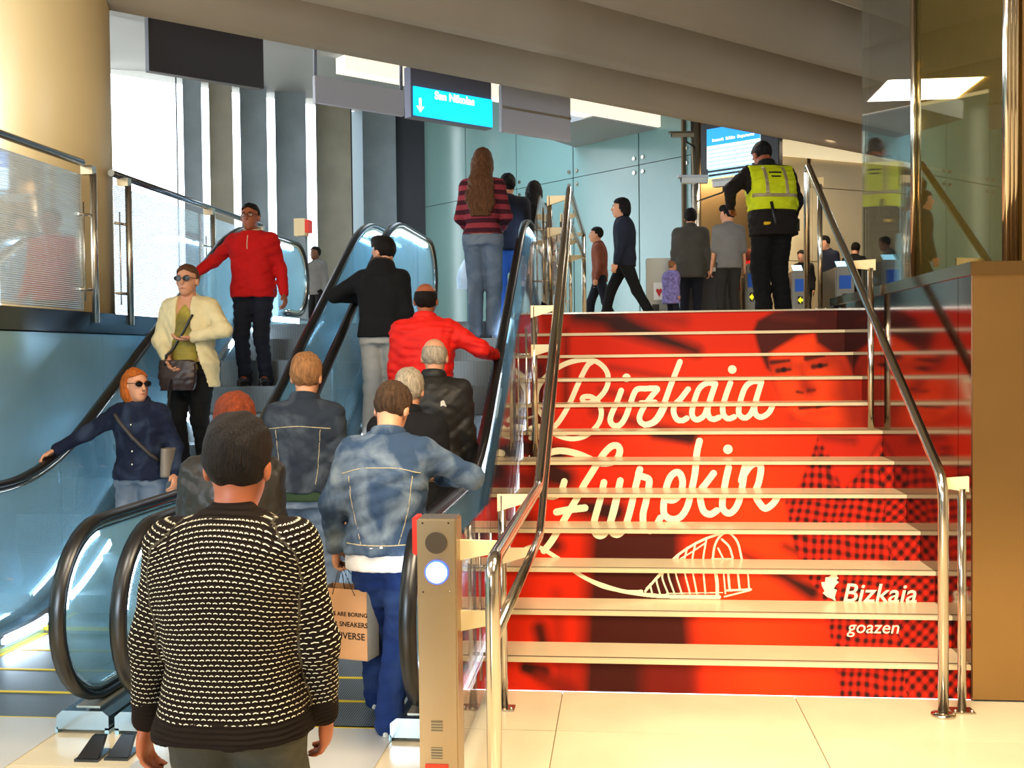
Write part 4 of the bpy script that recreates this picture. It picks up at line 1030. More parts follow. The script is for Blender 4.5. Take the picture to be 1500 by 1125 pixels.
SKIN = mat('skin', (206, 146, 112), 0.5, noise=(14, 0.05), spec=0.35)
SKIN_T = mat('tanned_skin', (154, 86, 56), 0.5, noise=(14, 0.05), spec=0.35)
SKIN_D = mat('brown_skin', (104, 66, 48), 0.5, noise=(14, 0.05), spec=0.35)
def hairmat(name, rgb, am=0.35): return mat(name, rgb, 0.62, noise=(26, am, (3, 3, 0.45)), bump=(70, 0.7, (3, 3, 0.35)), spec=0.15)
H_BLACK = hairmat('black_hair', (20, 16, 15)); H_DBROWN = hairmat('dark_brown_hair', (23, 16, 12)); H_BROWN = hairmat('brown_hair', (96, 62, 38))
H_LBROWN = hairmat('light_brown_hair', (150, 104, 66)); H_MBROWN = hairmat('mid_brown_hair', (70, 50, 34), .5); H_GREY = hairmat('grey_hair', (168, 152, 130)); H_RED = hairmat('ginger_hair', (186, 98, 36)); H_AUB = hairmat('auburn_hair', (104, 42, 16))

def cloth(name, rgb, am=0.10, rough=0.85, sc=9, bs=240, bst=0.25): return mat(name, rgb, rough, noise=(sc, am), bump=(bs, bst), spec=0.25)
SHOE_D = mat('dark_leather', (26, 24, 26), 0.4); SHOE_W = mat('white_rubber', (220, 216, 206), 0.5); SHOE_B = mat('blue_canvas', (44, 62, 96), 0.8)

def person(loc, face, H, label, skin=SKIN, hair=None, hairstyle='short', vox=0.009, lean=0.0, hunch=0.15, bulk=1.0, belly=0.0,
           hy=0.0, hp=0.0, lh=None, rh=None, lp=(-.12, -1, 0), rp=(.12, -1, 0), lf=(-.10, 0.0), rf=(.10, 0.0), lfz=0.0, rfz=0.0, top=None, legs=None, shoe=SHOE_D,
           hem=0.80, toff=0.022, amp=0.004, seed=1, collar=None, grip=0.5, lgrip=None, rgrip=None, sleeve=1.0, legw=1.0, feats=True, glasses=None, hand_vox=None, group=None, female=False,
           knit=False, cat='person', headk=1.09, flare=.008, tophem=None, fist=(1, 1), open_front=None):
    s = H/1.70
    e = empty('person', loc, math.radians(face), label, cat, group)
    info = {'e': e, 's': s}
    spy = lambda z: (lean*(z/s-0.92)+hunch*max(0, z/s-1.15)**2*1.6)*s
    Z = lambda z: z*s
    sw = 0.160*bulk**.6*(0.9 if female else 1.0)*s
    hipw = 0.088*s
    shz = Z(1.362)
    SHL = V(-sw, spy(shz), shz); SHR = V(sw, spy(shz), shz)
    neckb = V(0, spy(Z(1.43))-0.005*s, Z(1.43))
    hc = V(0, spy(Z(1.5))+0.03*s+0.06*math.sin(hp)*s, Z(1.575)-0.035*s*(1-math.cos(hp))*2-0.01*max(hp, 0)*s)
    HR = rotm(hy, hp); hs = s*headk
    l1, l2 = 0.285*s, 0.25*s
    dl = V(-sw-0.07*s, spy(Z(0.9))+0.05*s, Z(0.84)); dr = V(sw+0.07*s, spy(Z(0.9))+0.05*s, Z(0.84))
    WL = V(*lh) if lh is not None else dl; WR = V(*rh) if rh is not None else dr
    EL, WL = ik(SHL, WL, l1, l2, lp); ER, WR = ik(SHR, WR, l1, l2, rp)
    HIPL = V(-hipw, spy(Z(.88)), Z(0.88)); HIPR = V(hipw, spy(Z(.88)), Z(0.88))
    AL = V(lf[0], lf[1]-0.03*s, Z(0.085)+lfz); AR = V(rf[0], rf[1]-0.03*s, Z(0.085)+rfz)
    KL, AL = ik(HIPL, AL, 0.42*s, 0.405*s, (0, 1, 0)); KR, AR = ik(HIPR, AR, 0.42*s, 0.405*s, (0, 1, 0))
    info.update(hc=hc, HR=HR, WL=WL, WR=WR, EL=EL, ER=ER, spy=spy, SHL=SHL, SHR=SHR)
    def H2(f):   # head-frame primitive -> local
        return lambda P: f((P-hc)@HR/hs)*hs
    # ---- torso profile
    b = bulk
    prof = [(0.83, .150, .105), (0.92, .160, .115), (1.03, .142 if not female else .125, .102), (1.15, .152 if not female else .135, .110), (1.27, .168 if not female else .150, .114), (1.36, .160 if not female else .140, .100), (1.41, .115, .080), (1.45, .060, .056)]
    def torso(off, z0=None, z1=None, flare=0.0):
        rows = []
        for z, rx, ry in prof:
            if z1 and z > z1: continue
            if z0 and z < z0: continue
            bl = belly*math.exp(-((z-1.02)/0.13)**2)
            rows.append((Z(z), 0, spy(Z(z))+bl*0.5*s, (rx*b+off)*s, (ry*b+off+bl*0.6)*s))
        if z0:
            zr = [p_[0] for p_ in prof]; rx = np.interp(z0, zr, [p_[1] for p_ in prof]); ry = np.interp(z0, zr, [p_[2] for p_ in prof])
            bl = belly*math.exp(-((z0-1.02)/0.13)**2)
            rows.append((Z(z0), 0, spy(Z(z0))+bl*.5*s, (rx*b+off+flare)*s, (ry*b+off+flare+bl*.6)*s))
        return loft(rows)
    # ---- body: one continuous skin surface
    hp_ = [(H2(ell((0, -.012, .028), (.073, .094, .088))), .03), (H2(ell((0, .024, -.040), (.056, .066, .072))), .035), (H2(ell((0, .058, -.088), (.026, .022, .018))), .03),
           (cone(tuple(hc+HR@V(0, -.022, -.05)*hs), tuple(neckb+V(0, 0, -.03*s)), .050*s, .058*s*b**.5), .03)]
    if feats:
        hp_ += [(H2(cone((0, .084, .018), (0, .106, -.022), .009, .013)), .012), (H2(ell((0.026, .074, .024), (.026, .012, .009))), .014), (H2(ell((-0.026, .074, .024), (.026, .012, .009))), .014),
                (H2(ell((0, .082, -.052), (.022, .010, .007))), .008), (H2(ell((0, .080, -.064), (.018, .011, .007))), .008)]
    for sx in (-1, 1): hp_.append((H2(ell((sx*.076, -.008, -.006), (.010, .021, .033))), .008))
    body = list(hp_)
    body += [(torso(0.0), .03), (cone(SHL, EL, .044*s*b, .038*s), .03), (cone(EL, WL, .036*s, .026*s), .02), (cone(SHR, ER, .044*s*b, .038*s), .03), (cone(ER, WR, .036*s, .026*s), .02)]
    for h_, kn_, an_ in ((HIPL, KL, AL), (HIPR, KR, AR)): body += [(cone(h_, kn_, .075*s*b, .052*s), .03), (cone(kn_, an_, .052*s, .036*s), .03)]
    hands = []
    for side, wv, el_, gr in ((-1, WL, EL, lgrip), (1, WR, ER, rgrip)):
        gr = grip if gr is None else gr
        d = wv-el_; d /= np.linalg.norm(d)+1e-9
        fw = V(0, 1, 0) if abs(d[1]) < 0.8 else V(0, 0, 1)
        sd = fw-d*(fw@d); sd /= np.linalg.norm(sd)              # thumb side
        nn = np.cross(d, sd)*side; nn = nn if nn[0]*side < 0 else -nn   # palm towards the body
        hs_ = s*1.02
        R3 = np.stack([d, sd, nn], 1)
        hp2 = [(ell(tuple(wv+d*.052*hs_), (.055*hs_, .041*hs_, .019*hs_), R3), .015)]
        for i in range(4):
            ln = (.078, .086, .080, .062)[i]*hs_; a0 = gr*0.9; 
            p0 = wv+d*(.094-.006*abs(i-1.2))*hs_+sd*(.031-.0205*i)*hs_
            d1 = d*math.cos(a0)+nn*math.sin(a0); p1 = p0+d1*ln*.45
            a1 = a0+gr*1.2; d2 = d*math.cos(a1)+nn*math.sin(a1); p2 = p1+d2*ln*.32
            a2 = a1+gr*0.8; d3 = d*math.cos(a2)+nn*math.sin(a2); p3 = p2+d3*ln*.23
            r_ = (.0092, .0096, .0092, .0080)[i]*hs_
            hp2 += [(cone(p0-d*.03*hs_, p0, r_*1.1, r_*1.08), .006), (cone(p0, p1, r_*1.08, r_), .004), (cone(p1, p2, r_, r_*.92), .003), (cone(p2, p3, r_*.92, r_*.75), .003)]
        t0 = wv+d*.028*hs_+sd*.028*hs_; t1 = t0+(d*.6+sd*.62+nn*.4*gr)*.040*hs_; t2 = t1+(d*.9+sd*.12+nn*.5*gr)*.032*hs_
        hp2 += [(cone(t0, t1, .014*hs_, .0115*hs_), .008), (cone(t1, t2, .011*hs_, .0085*hs_), .004)]
        hands += hp2
        info['d'+('L' if side < 0 else 'R')] = d; info['n'+('L' if side < 0 else 'R')] = nn
        info['palm'+('L' if side < 0 else 'R')] = wv+d*.075*hs_+nn*.02*hs_
    for k_, an_, ft in ((KL, AL, lf), (KR, AR, rf)): body.append((cone(an_, an_+V(0, .13*s, -.045*s), .038*s, .028*s), .02))
    allp = body+hands
    pts = np.array([SHL, SHR, EL, ER, WL, WR, KL, KR, AL, AR, hc, neckb])
    pad = 0.22*s*max(1, b)
    lo = pts.min(0)-pad; hi = pts.max(0)+pad; lo[2] = min(lo[2], -0.02)
    me, X = sdf_mesh('body', allp, lo, hi, vox, 0.02)
    body_o = link('body', me, skin, e)
    # ---- trousers
    if legs is not None:
        q = [(torso(0.014, 0.83, 1.0), .04)]
        for h_, kn_, an_ in ((HIPL, KL, AL), (HIPR, KR, AR)):
            q += [(cone(h_, kn_, .093*s*b, .070*s*legw), .04), (cone(kn_, an_+V(0, 0.0, -0.035*s), .070*s*legw, .062*s*legw), .03)]
        lo_ = np.minimum(np.minimum(AL, AR), np.minimum(HIPL, HIPR))-0.2*s; hi_ = np.maximum(np.maximum(KL, KR), np.maximum(HIPL, HIPR))+0.24*s; lo_ = np.minimum(lo_, np.minimum(KL, KR)-0.2*s); lo_[2] = min(AL[2], AR[2])-0.12*s
        me, X = sdf_mesh('trousers', q, lo_, hi_, vox, .03, disp=folds(seed+5, amp*1.0, 44, 16))
        link('trousers', me, legs, e)
    # ---- shoes
    for an_ in (AL, AR):
        c = an_+V(0, .055*s, -.052*s)
        upper = [(ell(tuple(c+V(0, .01*s, .006*s)), (.043*s, .125*s, .042*s)), .02), (cone(an_+V(0, -.005*s, -.02*s), an_+V(0, 0, .02*s), .048*s, .045*s), .03)]
        zf = an_[2]-.085*s
        me, X = sdf_mesh('shoe', upper, c-V(.09, .17, .08)*s, c+V(.09, .17, .14)*s, max(vox, .008), .02, cuts=[lambda P, zf=zf, s=s: (zf+.012*s)-P[:, 2]])
        so = link('shoe', me, shoe, e)
        sole = MB().prism([(c[0]+.042*s*math.cos(t)*(1 if math.sin(t) > 0 else .85), c[1]+.01*s+.128*s*math.sin(t), zf) for t in np.linspace(0, 2*math.pi, 20, endpoint=False)], (0, 0, .024*s)).build('sole', SHOE_W if shoe in (SHOE_B, SHOE_W) else SHOE_D, so)
    # ---- top garment
    if top is not None:
        k_ = 0.055*s
        th = hem if tophem is None else tophem
        tp_ = [(torso(toff, th, 1.46, flare), .05)]
        wl_ = EL+(WL-EL)*min(1.0, 0.97*sleeve) if sleeve > 0.5 else None
        for S_, E_, W_ in ((SHL, EL, WL), (SHR, ER, WR)):
            tp_ += [(cone(S_, E_, (.050*b+toff*.55)*s, (.041+toff*.5)*s), k_)]
            if sleeve > 0.6: tp_ += [(cone(E_, E_+(W_-E_)*0.96*sleeve, (.041+toff*.5)*s, (.031+toff*.4)*s), .03)]
        tp_ += [(cone((0, spy(Z(1.40)), Z(1.385)), tuple(neckb+V(0, 0, .012*s)), .085*s*b, .066*s), .04)]
        for S_ in (SHL, SHR): tp_ += [(cone(tuple(neckb+V(0, -.01*s, -.05*s)), tuple(S_+V(0, 0, -.005*s)), .050*s, .050*s*b), .05)]
        lo_ = np.minimum.reduce([SHL, SHR, EL, ER, WL, WR])-.2*s; hi_ = np.maximum.reduce([SHL, SHR, EL, ER, WL, WR])+.22*s
        lo_[2] = min(lo_[2], Z(th)-.05); lo_[0] = min(lo_[0], -.34*s*b); hi_[0] = max(hi_[0], .34*s*b); lo_[1] = min(lo_[1], -.3*s); hi_[1] = max(hi_[1], .36*s+spy(Z(1.4)))
        neck_cut = cone(tuple(neckb+V(0, .01, -.02)*s), tuple(neckb+V(0, .03, .2)*s), .050*s, .056*s)
        me, X = sdf_mesh('top', tp_, lo_, hi_, vox, .03, cuts=[lambda P: P[:, 2]-Z(1.482)]+([lambda P: np.minimum(open_front*s+.25*np.maximum(0, Z(1.2)-P[:, 2])-np.abs(P[:, 0]), P[:, 1]-.02)] if open_front else []), disp=folds(seed, amp))
        t_o = link('top', me, top, e)
        info['top'] = t_o
        info['topsdf'] = lambda P: evald(tp_, P, .03)+folds(seed, amp)(P)
        if knit:
            u = np.zeros(len(X)); v = np.zeros(len(X))
            dt = torso(toff, th, 1.46)(X); best = dt.copy(); ang = np.arctan2(X[:, 0], -(X[:, 1]-0.02))
            u[:] = ang*0.17*s*b; v[:] = X[:, 2]+1.5*X[:, 0]**2*np.clip((X[:, 2]-.95)/.35, 0, 1)
            for S_, E_, W_ in ((SHL, EL, WL), (SHR, ER, WR)):
                dd = np.minimum(cone(S_, E_, (.050*b+toff*.55)*s, (.041+toff*.5)*s)(X), cone(E_, W_, (.041+toff*.5)*s, (.031+toff*.4)*s)(X)) - .004
                m = dd < best; best = np.minimum(best, dd)
                ax = (W_-S_)/np.linalg.norm(W_-S_); rel = X-S_
                h = rel@ax; perp = rel-h[:, None]*ax; aa = np.arctan2(perp[:, 0], -perp[:, 1])
                u[m] = aa[m]*0.07*s; v[m] = 5-h[m]
            for nm, arr in (('ku', u), ('kv', v)):
                at = me.attributes.new(nm, 'FLOAT', 'POINT'); at.data.foreach_set('value', arr.astype(np.float32))
            trim = np.zeros(len(X)); trim[X[:, 2] < Z(th)+.065*s] = 1; trim[(X[:, 2] > Z(1.445)) & (np.abs(X[:, 0]) < .1)] = 1
            for E_, W_ in ((EL, WL), (ER, WR)):
                ax = (W_-E_)/np.linalg.norm(W_-E_); h = (X-E_)@ax; near = cone(E_, W_, .09*s, .08*s)(X) < 0
                trim[near & (h > np.linalg.norm(W_-E_)*0.96*sleeve-.055*s)] = 1
            at = me.attributes.new('trim', 'FLOAT', 'POINT'); at.data.foreach_set('value', trim.astype(np.float32))
    # ---- collar
    if collar is not None:
        kind_, cm = collar
        if kind_ == 'stand':
            me, X = sdf_mesh('collar', [torus(tuple(neckb+V(0, .006*s, .016*s)), .066*s, .018*s, -.2)]+[torus(tuple(neckb+V(0, .004*s, .038*s)), .064*s, .015*s, -.2)], neckb-V(.13, .13, .08)*s, neckb+V(.13, .13, .14)*s, min(vox, .008), .02)
        elif kind_ == 'hood':
            me, X = sdf_mesh('hood', [torus(tuple(neckb+V(0, -.012*s, .012*s)), .082*s, .032*s, -.35), ell(tuple(neckb+V(0, -.085*s, -.045*s)), (.12*s, .05*s, .10*s))], neckb-V(.22, .22, .22)*s, neckb+V(.22, .2, .16)*s, vox, .05, disp=folds(seed+9, .005))
        else:
            me, X = sdf_mesh('collar', [torus(tuple(neckb+V(0, .004*s, .014*s)), .070*s, .022*s, -.3)], neckb-V(.14, .14, .08)*s, neckb+V(.14, .14, .14)*s, min(vox, .008), .02)
        link('hood' if kind_ == 'hood' else 'collar', me, cm, e)
    # ---- hair
    if hair is not None:
        hv = min(vox, 0.010)
        P0 = ell((0, -.014, .030), (.082, .104, .098))
        def dn(P):
            q = (P-hc)@HR/hs
            return .0022*np.sin(q[:, 0]*120+8*q[:, 1]+5*np.sin(q[:, 2]*30))+.003*np.sin(q[:, 0]*38+q[:, 2]*22)*np.sin(q[:, 1]*31+q[:, 2]*9)
        def front(P):   # keep hair above the hairline and behind the ears
            q = (P-hc)@HR/hs
            line = np.maximum(.055-q[:, 2], np.minimum(0, 1))
            keep = np.minimum(.080-.40*np.abs(q[:, 0])-q[:, 2], q[:, 1]-.012)
            return keep*hs
        def nape(P):
            q = (P-hc)@HR/hs
            low = np.where(q[:, 1] < -.035, -.102, np.where(q[:, 1] < -.012, -.055, -.02))
            return np.maximum(low-q[:, 2], -9)*hs*0.9
        prim = [(H2(P0), .02)]; cuts = [front, nape]; lo_, hi_ = hc-V(.17, .18, .17)*s, hc+V(.17, .18, .19)*s
        if hairstyle == 'bald':
            cuts.append(lambda P: (lambda q: (.112-np.hypot(q[:, 0]*1.0, (q[:, 1]+.0)*1.0)-(.075-q[:, 2])*0.9)*-0+np.where(q[:, 2] > .055, np.maximum(q[:, 2]-.062, -1), -1)+0)((P-hc)@HR/hs)*hs)
            prim = [(H2(ell((0, -.014, .026), (.080, .100, .094))), .02)]
        if hairstyle == 'thick':
            prim = [(H2(ell((0, -.012, .036), (.086, .108, .104))), .02)]
        if hairstyle == 'bob':
            prim += [(H2(ell((0, -.030, -.03), (.092, .095, .125))), .03)]; cuts = [front, lambda P: (lambda q: (-.135-q[:, 2])*hs)((P-hc)@HR/hs)]; lo_ = lo_-V(.02, .03, .06)*s
        if hairstyle == 'long':
            prim += [(H2(ell((0, -.035, -.03), (.090, .092, .13))), .03), (loft([(hc[2]-.50*s, 0, -.135*s, .085*s, .030*s), (hc[2]-.36*s, 0, -.130*s, .135*s, .045*s), (hc[2]-.18*s, 0, -.095*s, .115*s, .06*s), (hc[2]+.02*s, 0, hc[1]-.03*s, .080*s, .085*s)]), .04)]
            cuts = [front]; lo_ = lo_-V(.04, .08, .40)*s; hi_ = hi_+V(.03, 0, 0)
        if hairstyle == 'bun':
            prim += [(H2(ell((0, -.07, .10), (.04, .045, .045))), .02)]
        if hairstyle == 'quiff':
            prim += [(H2(ell((0, .03, .105), (.055, .06, .045))), .03)]; hi_ = hi_+V(0, 0, .05)
        if hairstyle == 'curly':
            prim = [(H2(ell((0, -.02, .03), (.095, .112, .106))), .02), (H2(ell((0, -.06, -.03), (.09, .07, .09))), .03)]
        me, X = sdf_mesh('hair', prim, lo_, hi_, hv, .02, cuts=cuts, disp=dn)
        if me is not None: link('hair', me, hair, e)
    if feats and abs(face) > 60:
        for sx in (-1, 1):
            c = hc+HR@V(sx*.030, .078, .012)*hs; m = MB().ball(c, (.012*s, .010*s, .008*s), 10, 6)
            eo = m.build('eye', mat('eye_white', (225, 220, 214), 0.3), e)
            MB().ball(hc+HR@V(sx*.030, .0865, .012)*hs, .0052*s, 8, 5).build('iris', mat('dark_iris', (40, 28, 22), 0.2), eo)
            a = hc+HR@V(sx*.014, .089, .030)*hs; b2 = hc+HR@V(sx*.048, .076, .031)*hs
            MB().tube([a, (a+b2)/2+HR@V(0, .004, .005)*hs, b2], [.0025*s, .0035*s, .002*s], 6).build('eyebrow', hair or H_BROWN, e)
        m = MB(); mpts = [hc+HR@V(x, .0905-abs(x)*.35, -.058-abs(x)*.05)*hs for x in (-.022, -.01, 0, .01, .022)]
        m.tube(mpts, [.002*s, .005*s, .0055*s, .005*s, .002*s], 8).build('lips', mat('lips', (170, 84, 74), 0.4), e)
    if glasses:
        g = empty('glasses', (0, 0, 0), parent=e) if False else None
        m = MB()
        for sx in (-1, 1):
            cc = V(sx*.033, .100, .012)
            if glasses == 'sun': m.prism([hc+HR@(cc+V(.028*math.cos(t), -abs(.028*math.cos(t))*.12, .020*math.sin(t)))*hs for t in np.linspace(0, 2*math.pi, 14, endpoint=False)], HR@V(0, .004, 0)*hs)
            else: m.tube([hc+HR@(cc+V(.025*math.cos(t), 0, .017*math.sin(t)))*hs for t in np.linspace(0, 2*math.pi, 16, endpoint=False)], .0022*s, 6, closed=True)
            m.tube([hc+HR@V(sx*.060, .095, .018)*hs, hc+HR@V(sx*.080, -.005, .016)*hs], .0022*s, 6)
        m.tube([hc+HR@V(-.008, .103, .016)*hs, hc+HR@V(.008, .103, .016)*hs], .0022*s, 6)
        m.build('glasses', mat('dark_glasses', (18, 16, 18), 0.15), e)
    return info

def on_surface(info, pts, side=-1, start=0.6):
    """(x, z) points laid onto the garment seen from behind (side -1) or in front (+1)"""
    out = []
    for x, z in pts:
        P = np.stack([np.full(240, x), side*np.linspace(start, -0.25, 240), np.full(240, z)], 1)
        d = info['topsdf'](P); k = np.argmax(d < 0.001)
        if d[k] < 0.02: out.append(P[k])
    return out
def seam(info, pts, material, r=0.0022, side=-1, name='seam', n=14):
    c = spline(pts, n) if len(pts) > 2 else np.stack([np.linspace(pts[0][i], pts[1][i], 26) for i in (0, 1)], 1)
    q = on_surface(info, [tuple(p) for p in c], side)
    if len(q) > 2: MB().tube(q, r, 6).build(name, material, info['e'])
def at_local(info, p):
    """world point of a figure's local point"""
    e = info['e']; a = e.rotation_euler[2]; c, s_ = math.cos(a), math.sin(a)
    return V(e.location[0]+c*p[0]-s_*p[1], e.location[1]+s_*p[0]+c*p[1], e.location[2]+p[2])
def to_local(loc, face, w):
    a = math.radians(-face); d = V(*w)-V(*loc); c, s_ = math.cos(a), math.sin(a)
    return (c*d[0]-s_*d[1], s_*d[0]+c*d[1], d[2])
# ---------------------------------------------------------------- clothes
def knit_material():
    m = bpy.data.materials.new('black_knit_white_dashes'); m.use_nodes = True; nt = m.node_tree; b = nt.nodes['Principled BSDF']
    def att(n):
        a = nt.nodes.new('ShaderNodeAttribute'); a.attribute_name = n; return a.outputs['Fac']
    def mth(op, a, b_=None, c=None):
        n = nt.nodes.new('ShaderNodeMath'); n.operation = op
        for i, v in enumerate((a, b_, c)):
            if v is None: continue
            if isinstance(v, (int, float)): n.inputs[i].default_value = v
            else: nt.links.new(v, n.inputs[i])
        return n.outputs[0]
    u, v, t = att('ku'), att('kv'), att('trim')
    tc = nt.nodes.new('ShaderNodeTexCoord'); ns = nt.nodes.new('ShaderNodeTexNoise'); ns.inputs['Scale'].default_value = 9
    nt.links.new(tc.outputs['Object'], ns.inputs['Vector'])
    v = mth('ADD', v, mth('MULTIPLY', mth('SUBTRACT', ns.outputs['Fac'], 0.5), 0.010))
    row = mth('MULTIPLY', v, 1/0.0135)
    par = mth('MULTIPLY', mth('FRACT', mth('MULTIPLY', mth('FLOOR', row), 0.5)), 1.0)
    du = mth('FRACT', mth('ADD', mth('MULTIPLY', u, 1/0.019), par))
    tri = mth('ABSOLUTE', mth('SUBTRACT', du, 0.5))
    fr = mth('FRACT', mth('ADD', row, mth('MULTIPLY', tri, 0.45)))
    inrow = mth('LESS_THAN', mth('ABSOLUTE', mth('SUBTRACT', fr, 0.5)), 0.088)
    gap = mth('LESS_THAN', tri, 0.34)
    f = mth('MULTIPLY', mth('MULTIPLY', inrow, gap), mth('LESS_THAN', t, 0.5))
    mx = nt.nodes.new('ShaderNodeMix'); mx.data_type = 'RGBA'; nt.links.new(f, mx.inputs[0])
    mx.inputs[6].default_value = (*lin((26, 19, 14)), 1); mx.inputs[7].default_value = (*lin((226, 212, 178)), 1)
    nt.links.new(mx.outputs[2], b.inputs['Base Color']); b.inputs['Roughness'].default_value = 0.95; b.inputs['Specular IOR Level'].default_value = 0.1
    wav = mth('SINE', mth('MULTIPLY', row, 6.283))
    bp = nt.nodes.new('ShaderNodeBump'); bp.inputs['Strength'].default_value = 0.7; bp.inputs['Distance'].default_value = 0.004
    nt.links.new(wav, bp.inputs['Height']); nt.links.new(bp.outputs['Normal'], b.inputs['Normal'])
    return m
def denim(name, rgb, wear, sc=4.0, am=0.4):
    """denim with pale worn patches"""
    m = mat(name, rgb, 0.9, noise=(sc, 0.15), bump=(260, 0.3), spec=0.2); nt = m.node_tree; b = nt.nodes['Principled BSDF']
    src = b.inputs['Base Color'].links[0].from_socket
    tc = nt.nodes.new('ShaderNodeTexCoord'); n = nt.nodes.new('ShaderNodeTexNoise'); n.inputs['Scale'].default_value = sc*1.2; n.inputs['Detail'].default_value = 6; n.inputs['Distortion'].default_value = 0.8
    nt.links.new(tc.outputs['Object'], n.inputs['Vector'])
    mr = nt.nodes.new('ShaderNodeMapRange'); mr.inputs['From Min'].default_value = .46; mr.inputs['From Max'].default_value = .74; mr.inputs['To Max'].default_value = am
    nt.links.new(n.outputs['Fac'], mr.inputs['Value'])
    mx = nt.nodes.new('ShaderNodeMix'); mx.data_type = 'RGBA'; nt.links.new(mr.outputs['Result'], mx.inputs[0]); nt.links.new(src, mx.inputs[6]); mx.inputs[7].default_value = (*lin(wear), 1)
    nt.links.new(mx.outputs[2], b.inputs['Base Color']); return m
M_KNIT = knit_material()
D_LIGHT = denim('washed_blue_denim', (48, 66, 90), (140, 152, 160), 4, .7)
D_DARK = denim('dark_denim', (38, 44, 54), (92, 100, 108), 4, .6)
D_NAVY = denim('navy_denim', (22, 28, 48), (70, 84, 108), 4, .55)
J_BLUE = denim('blue_jeans', (28, 48, 98), (88, 112, 150), 3, .5)
J_GREY = denim('faded_jeans', (98, 112, 130), (160, 168, 176), 3, .6)
J_MID = denim('mid_blue_jeans', (64, 84, 116), (130, 144, 166), 3, .6)
J_DK = denim('greenish_dark_jeans', (46, 46, 40), (96, 92, 78), 3, .6)
STITCH = mat('pale_stitching', (176, 160, 124), 0.9)
C_RED = cloth('red_jacket_cloth', (222, 30, 20), .08, .6)
C_RED2 = cloth('red_fleece', (190, 20, 18), .08, .9)
C_BLACK = cloth('black_cloth', (17, 16, 18), .15)
C_BLK2 = mat('black_shell_fabric', (24, 21, 19), 0.55, noise=(7, .15), bump=(30, .15), spec=.4)
C_LEATH = mat('black_leather', (28, 24, 20), 0.42, noise=(6, .2), bump=(16, .3), spec=.4)
C_CREAM = cloth('cream_wool', (226, 208, 160), .06)
C_NAVY = cloth('navy_cloth', (24, 28, 44), .12)
C_GREY = cloth('grey_cloth', (112, 110, 108), .08); C_DGREY = cloth('dark_grey_coat', (74, 72, 68), .1); C_LGREY = cloth('light_grey_joggers', (168, 164, 156), .07)
C_BROWN = cloth('rust_brown_leather', (122, 62, 40), .12, .6); C_DKTR = cloth('dark_trousers', (24, 26, 38), .1); C_BLKTR = cloth('black_trousers', (14, 13, 14), .1)
C_HIVIS = cloth('hi_vis_yellow', (204, 214, 20), .06, .7); C_REFL = mat('reflective_tape', (176, 160, 128), .35, .4)
C_WHITE = cloth('white_tee', (226, 216, 206), .05); C_STRIPE = mat('striped_knit', (150, 58, 66), .95, noise=(30, .1), bump=(90, .4), stripes=(2, 0.092, (70, 34, 42), .48), spec=.1)
C_PURPLE = mat('patterned_lilac_coat', (120, 110, 170), .9, noise=(24, .5))

def step_at(y, phase):
    k = math.floor((y-(NL+0.02+phase))/0.4); y0 = NL+0.02+phase+0.4*k
    return y0+0.2, (ZS(y0+0.16) if y0+0.16 > NL else 0.0)
PA, PB = -0.05, -0.09

# 1 - man in the knitted jumper, close to the viewer
L1 = (-1.035, 2.76, 0.0)
lw = to_local(L1, 0, U(212, 1066, y=2.80)); rw = to_local(L1, 0, U(476, 1046, y=2.86))
p1 = person(L1, 0, 1.61, 'man in a black knitted jumper with white dashes, seen from behind', SKIN_T, H_DBROWN, 'thick', vox=.0075, lh=lw, rh=rw, lp=(-.9, -1, 0), rp=(.9, -1, 0), bulk=1.16, belly=.02, top=M_KNIT, legs=J_DK, flare=.032, hem=.84, toff=.020, amp=.0035, knit=True, collar=None, grip=.45, lf=(-.12, 0.0), rf=(.12, .12), seed=3, legw=1.1, feats=True, hp=.14, headk=1.14)
# 2 - man in the washed denim jacket at the foot of the up escalator
L2 = (-1.12, 5.02, 0.008)
lw = to_local(L2, 0, U(491, 803, y=5.02)); rw = to_local(L2, 0, U(645, 700, y=5.30))
p2 = person(L2, 0, 1.645, 'man in a washed blue denim jacket over a white tee, head bent down', SKIN, H_MBROWN, 'thick', vox=.009, hp=.55, hy=-.25, hunch=.6, lh=lw, rh=rw, lp=(-.3, -1, 0), rp=(1, -.5, -.1), bulk=1.12, top=D_LIGHT, legs=J_BLUE, shoe=SHOE_B, flare=.014, hem=.88, toff=.030, amp=.010, collar=('fold', D_LIGHT), lf=(-.12, .30), rf=(.01, -.04), lgrip=.95, rgrip=.8, seed=11, legw=1.05)
s_ = p2['s']
seam(p2, [(-.19*s_, 1.27*s_), (-.10*s_, 1.295*s_), (0, 1.30*s_), (.10*s_, 1.295*s_), (.19*s_, 1.27*s_)], STITCH, .0025)
for sx in (-1, 1): seam(p2, [(sx*.155*s_, 1.26*s_), (sx*.135*s_, 1.1*s_), (sx*.09*s_, .93*s_)], STITCH, .002)
seam(p2, [(-.17*s_, .935*s_), (0, .93*s_), (.17*s_, .935*s_)], STITCH, .003)
tee = sdf_mesh('tee', [loft([(.80*s_, 0, p2['spy'](.8*s_), .200*s_, .158*s_), (.93*s_, 0, p2['spy'](.93*s_), .200*s_, .158*s_)])], (-.28, -.28, .76), (.28, .34, 1.0), .009, disp=folds(4, .004))[0]
link('tee', tee, C_WHITE, p2['e'])
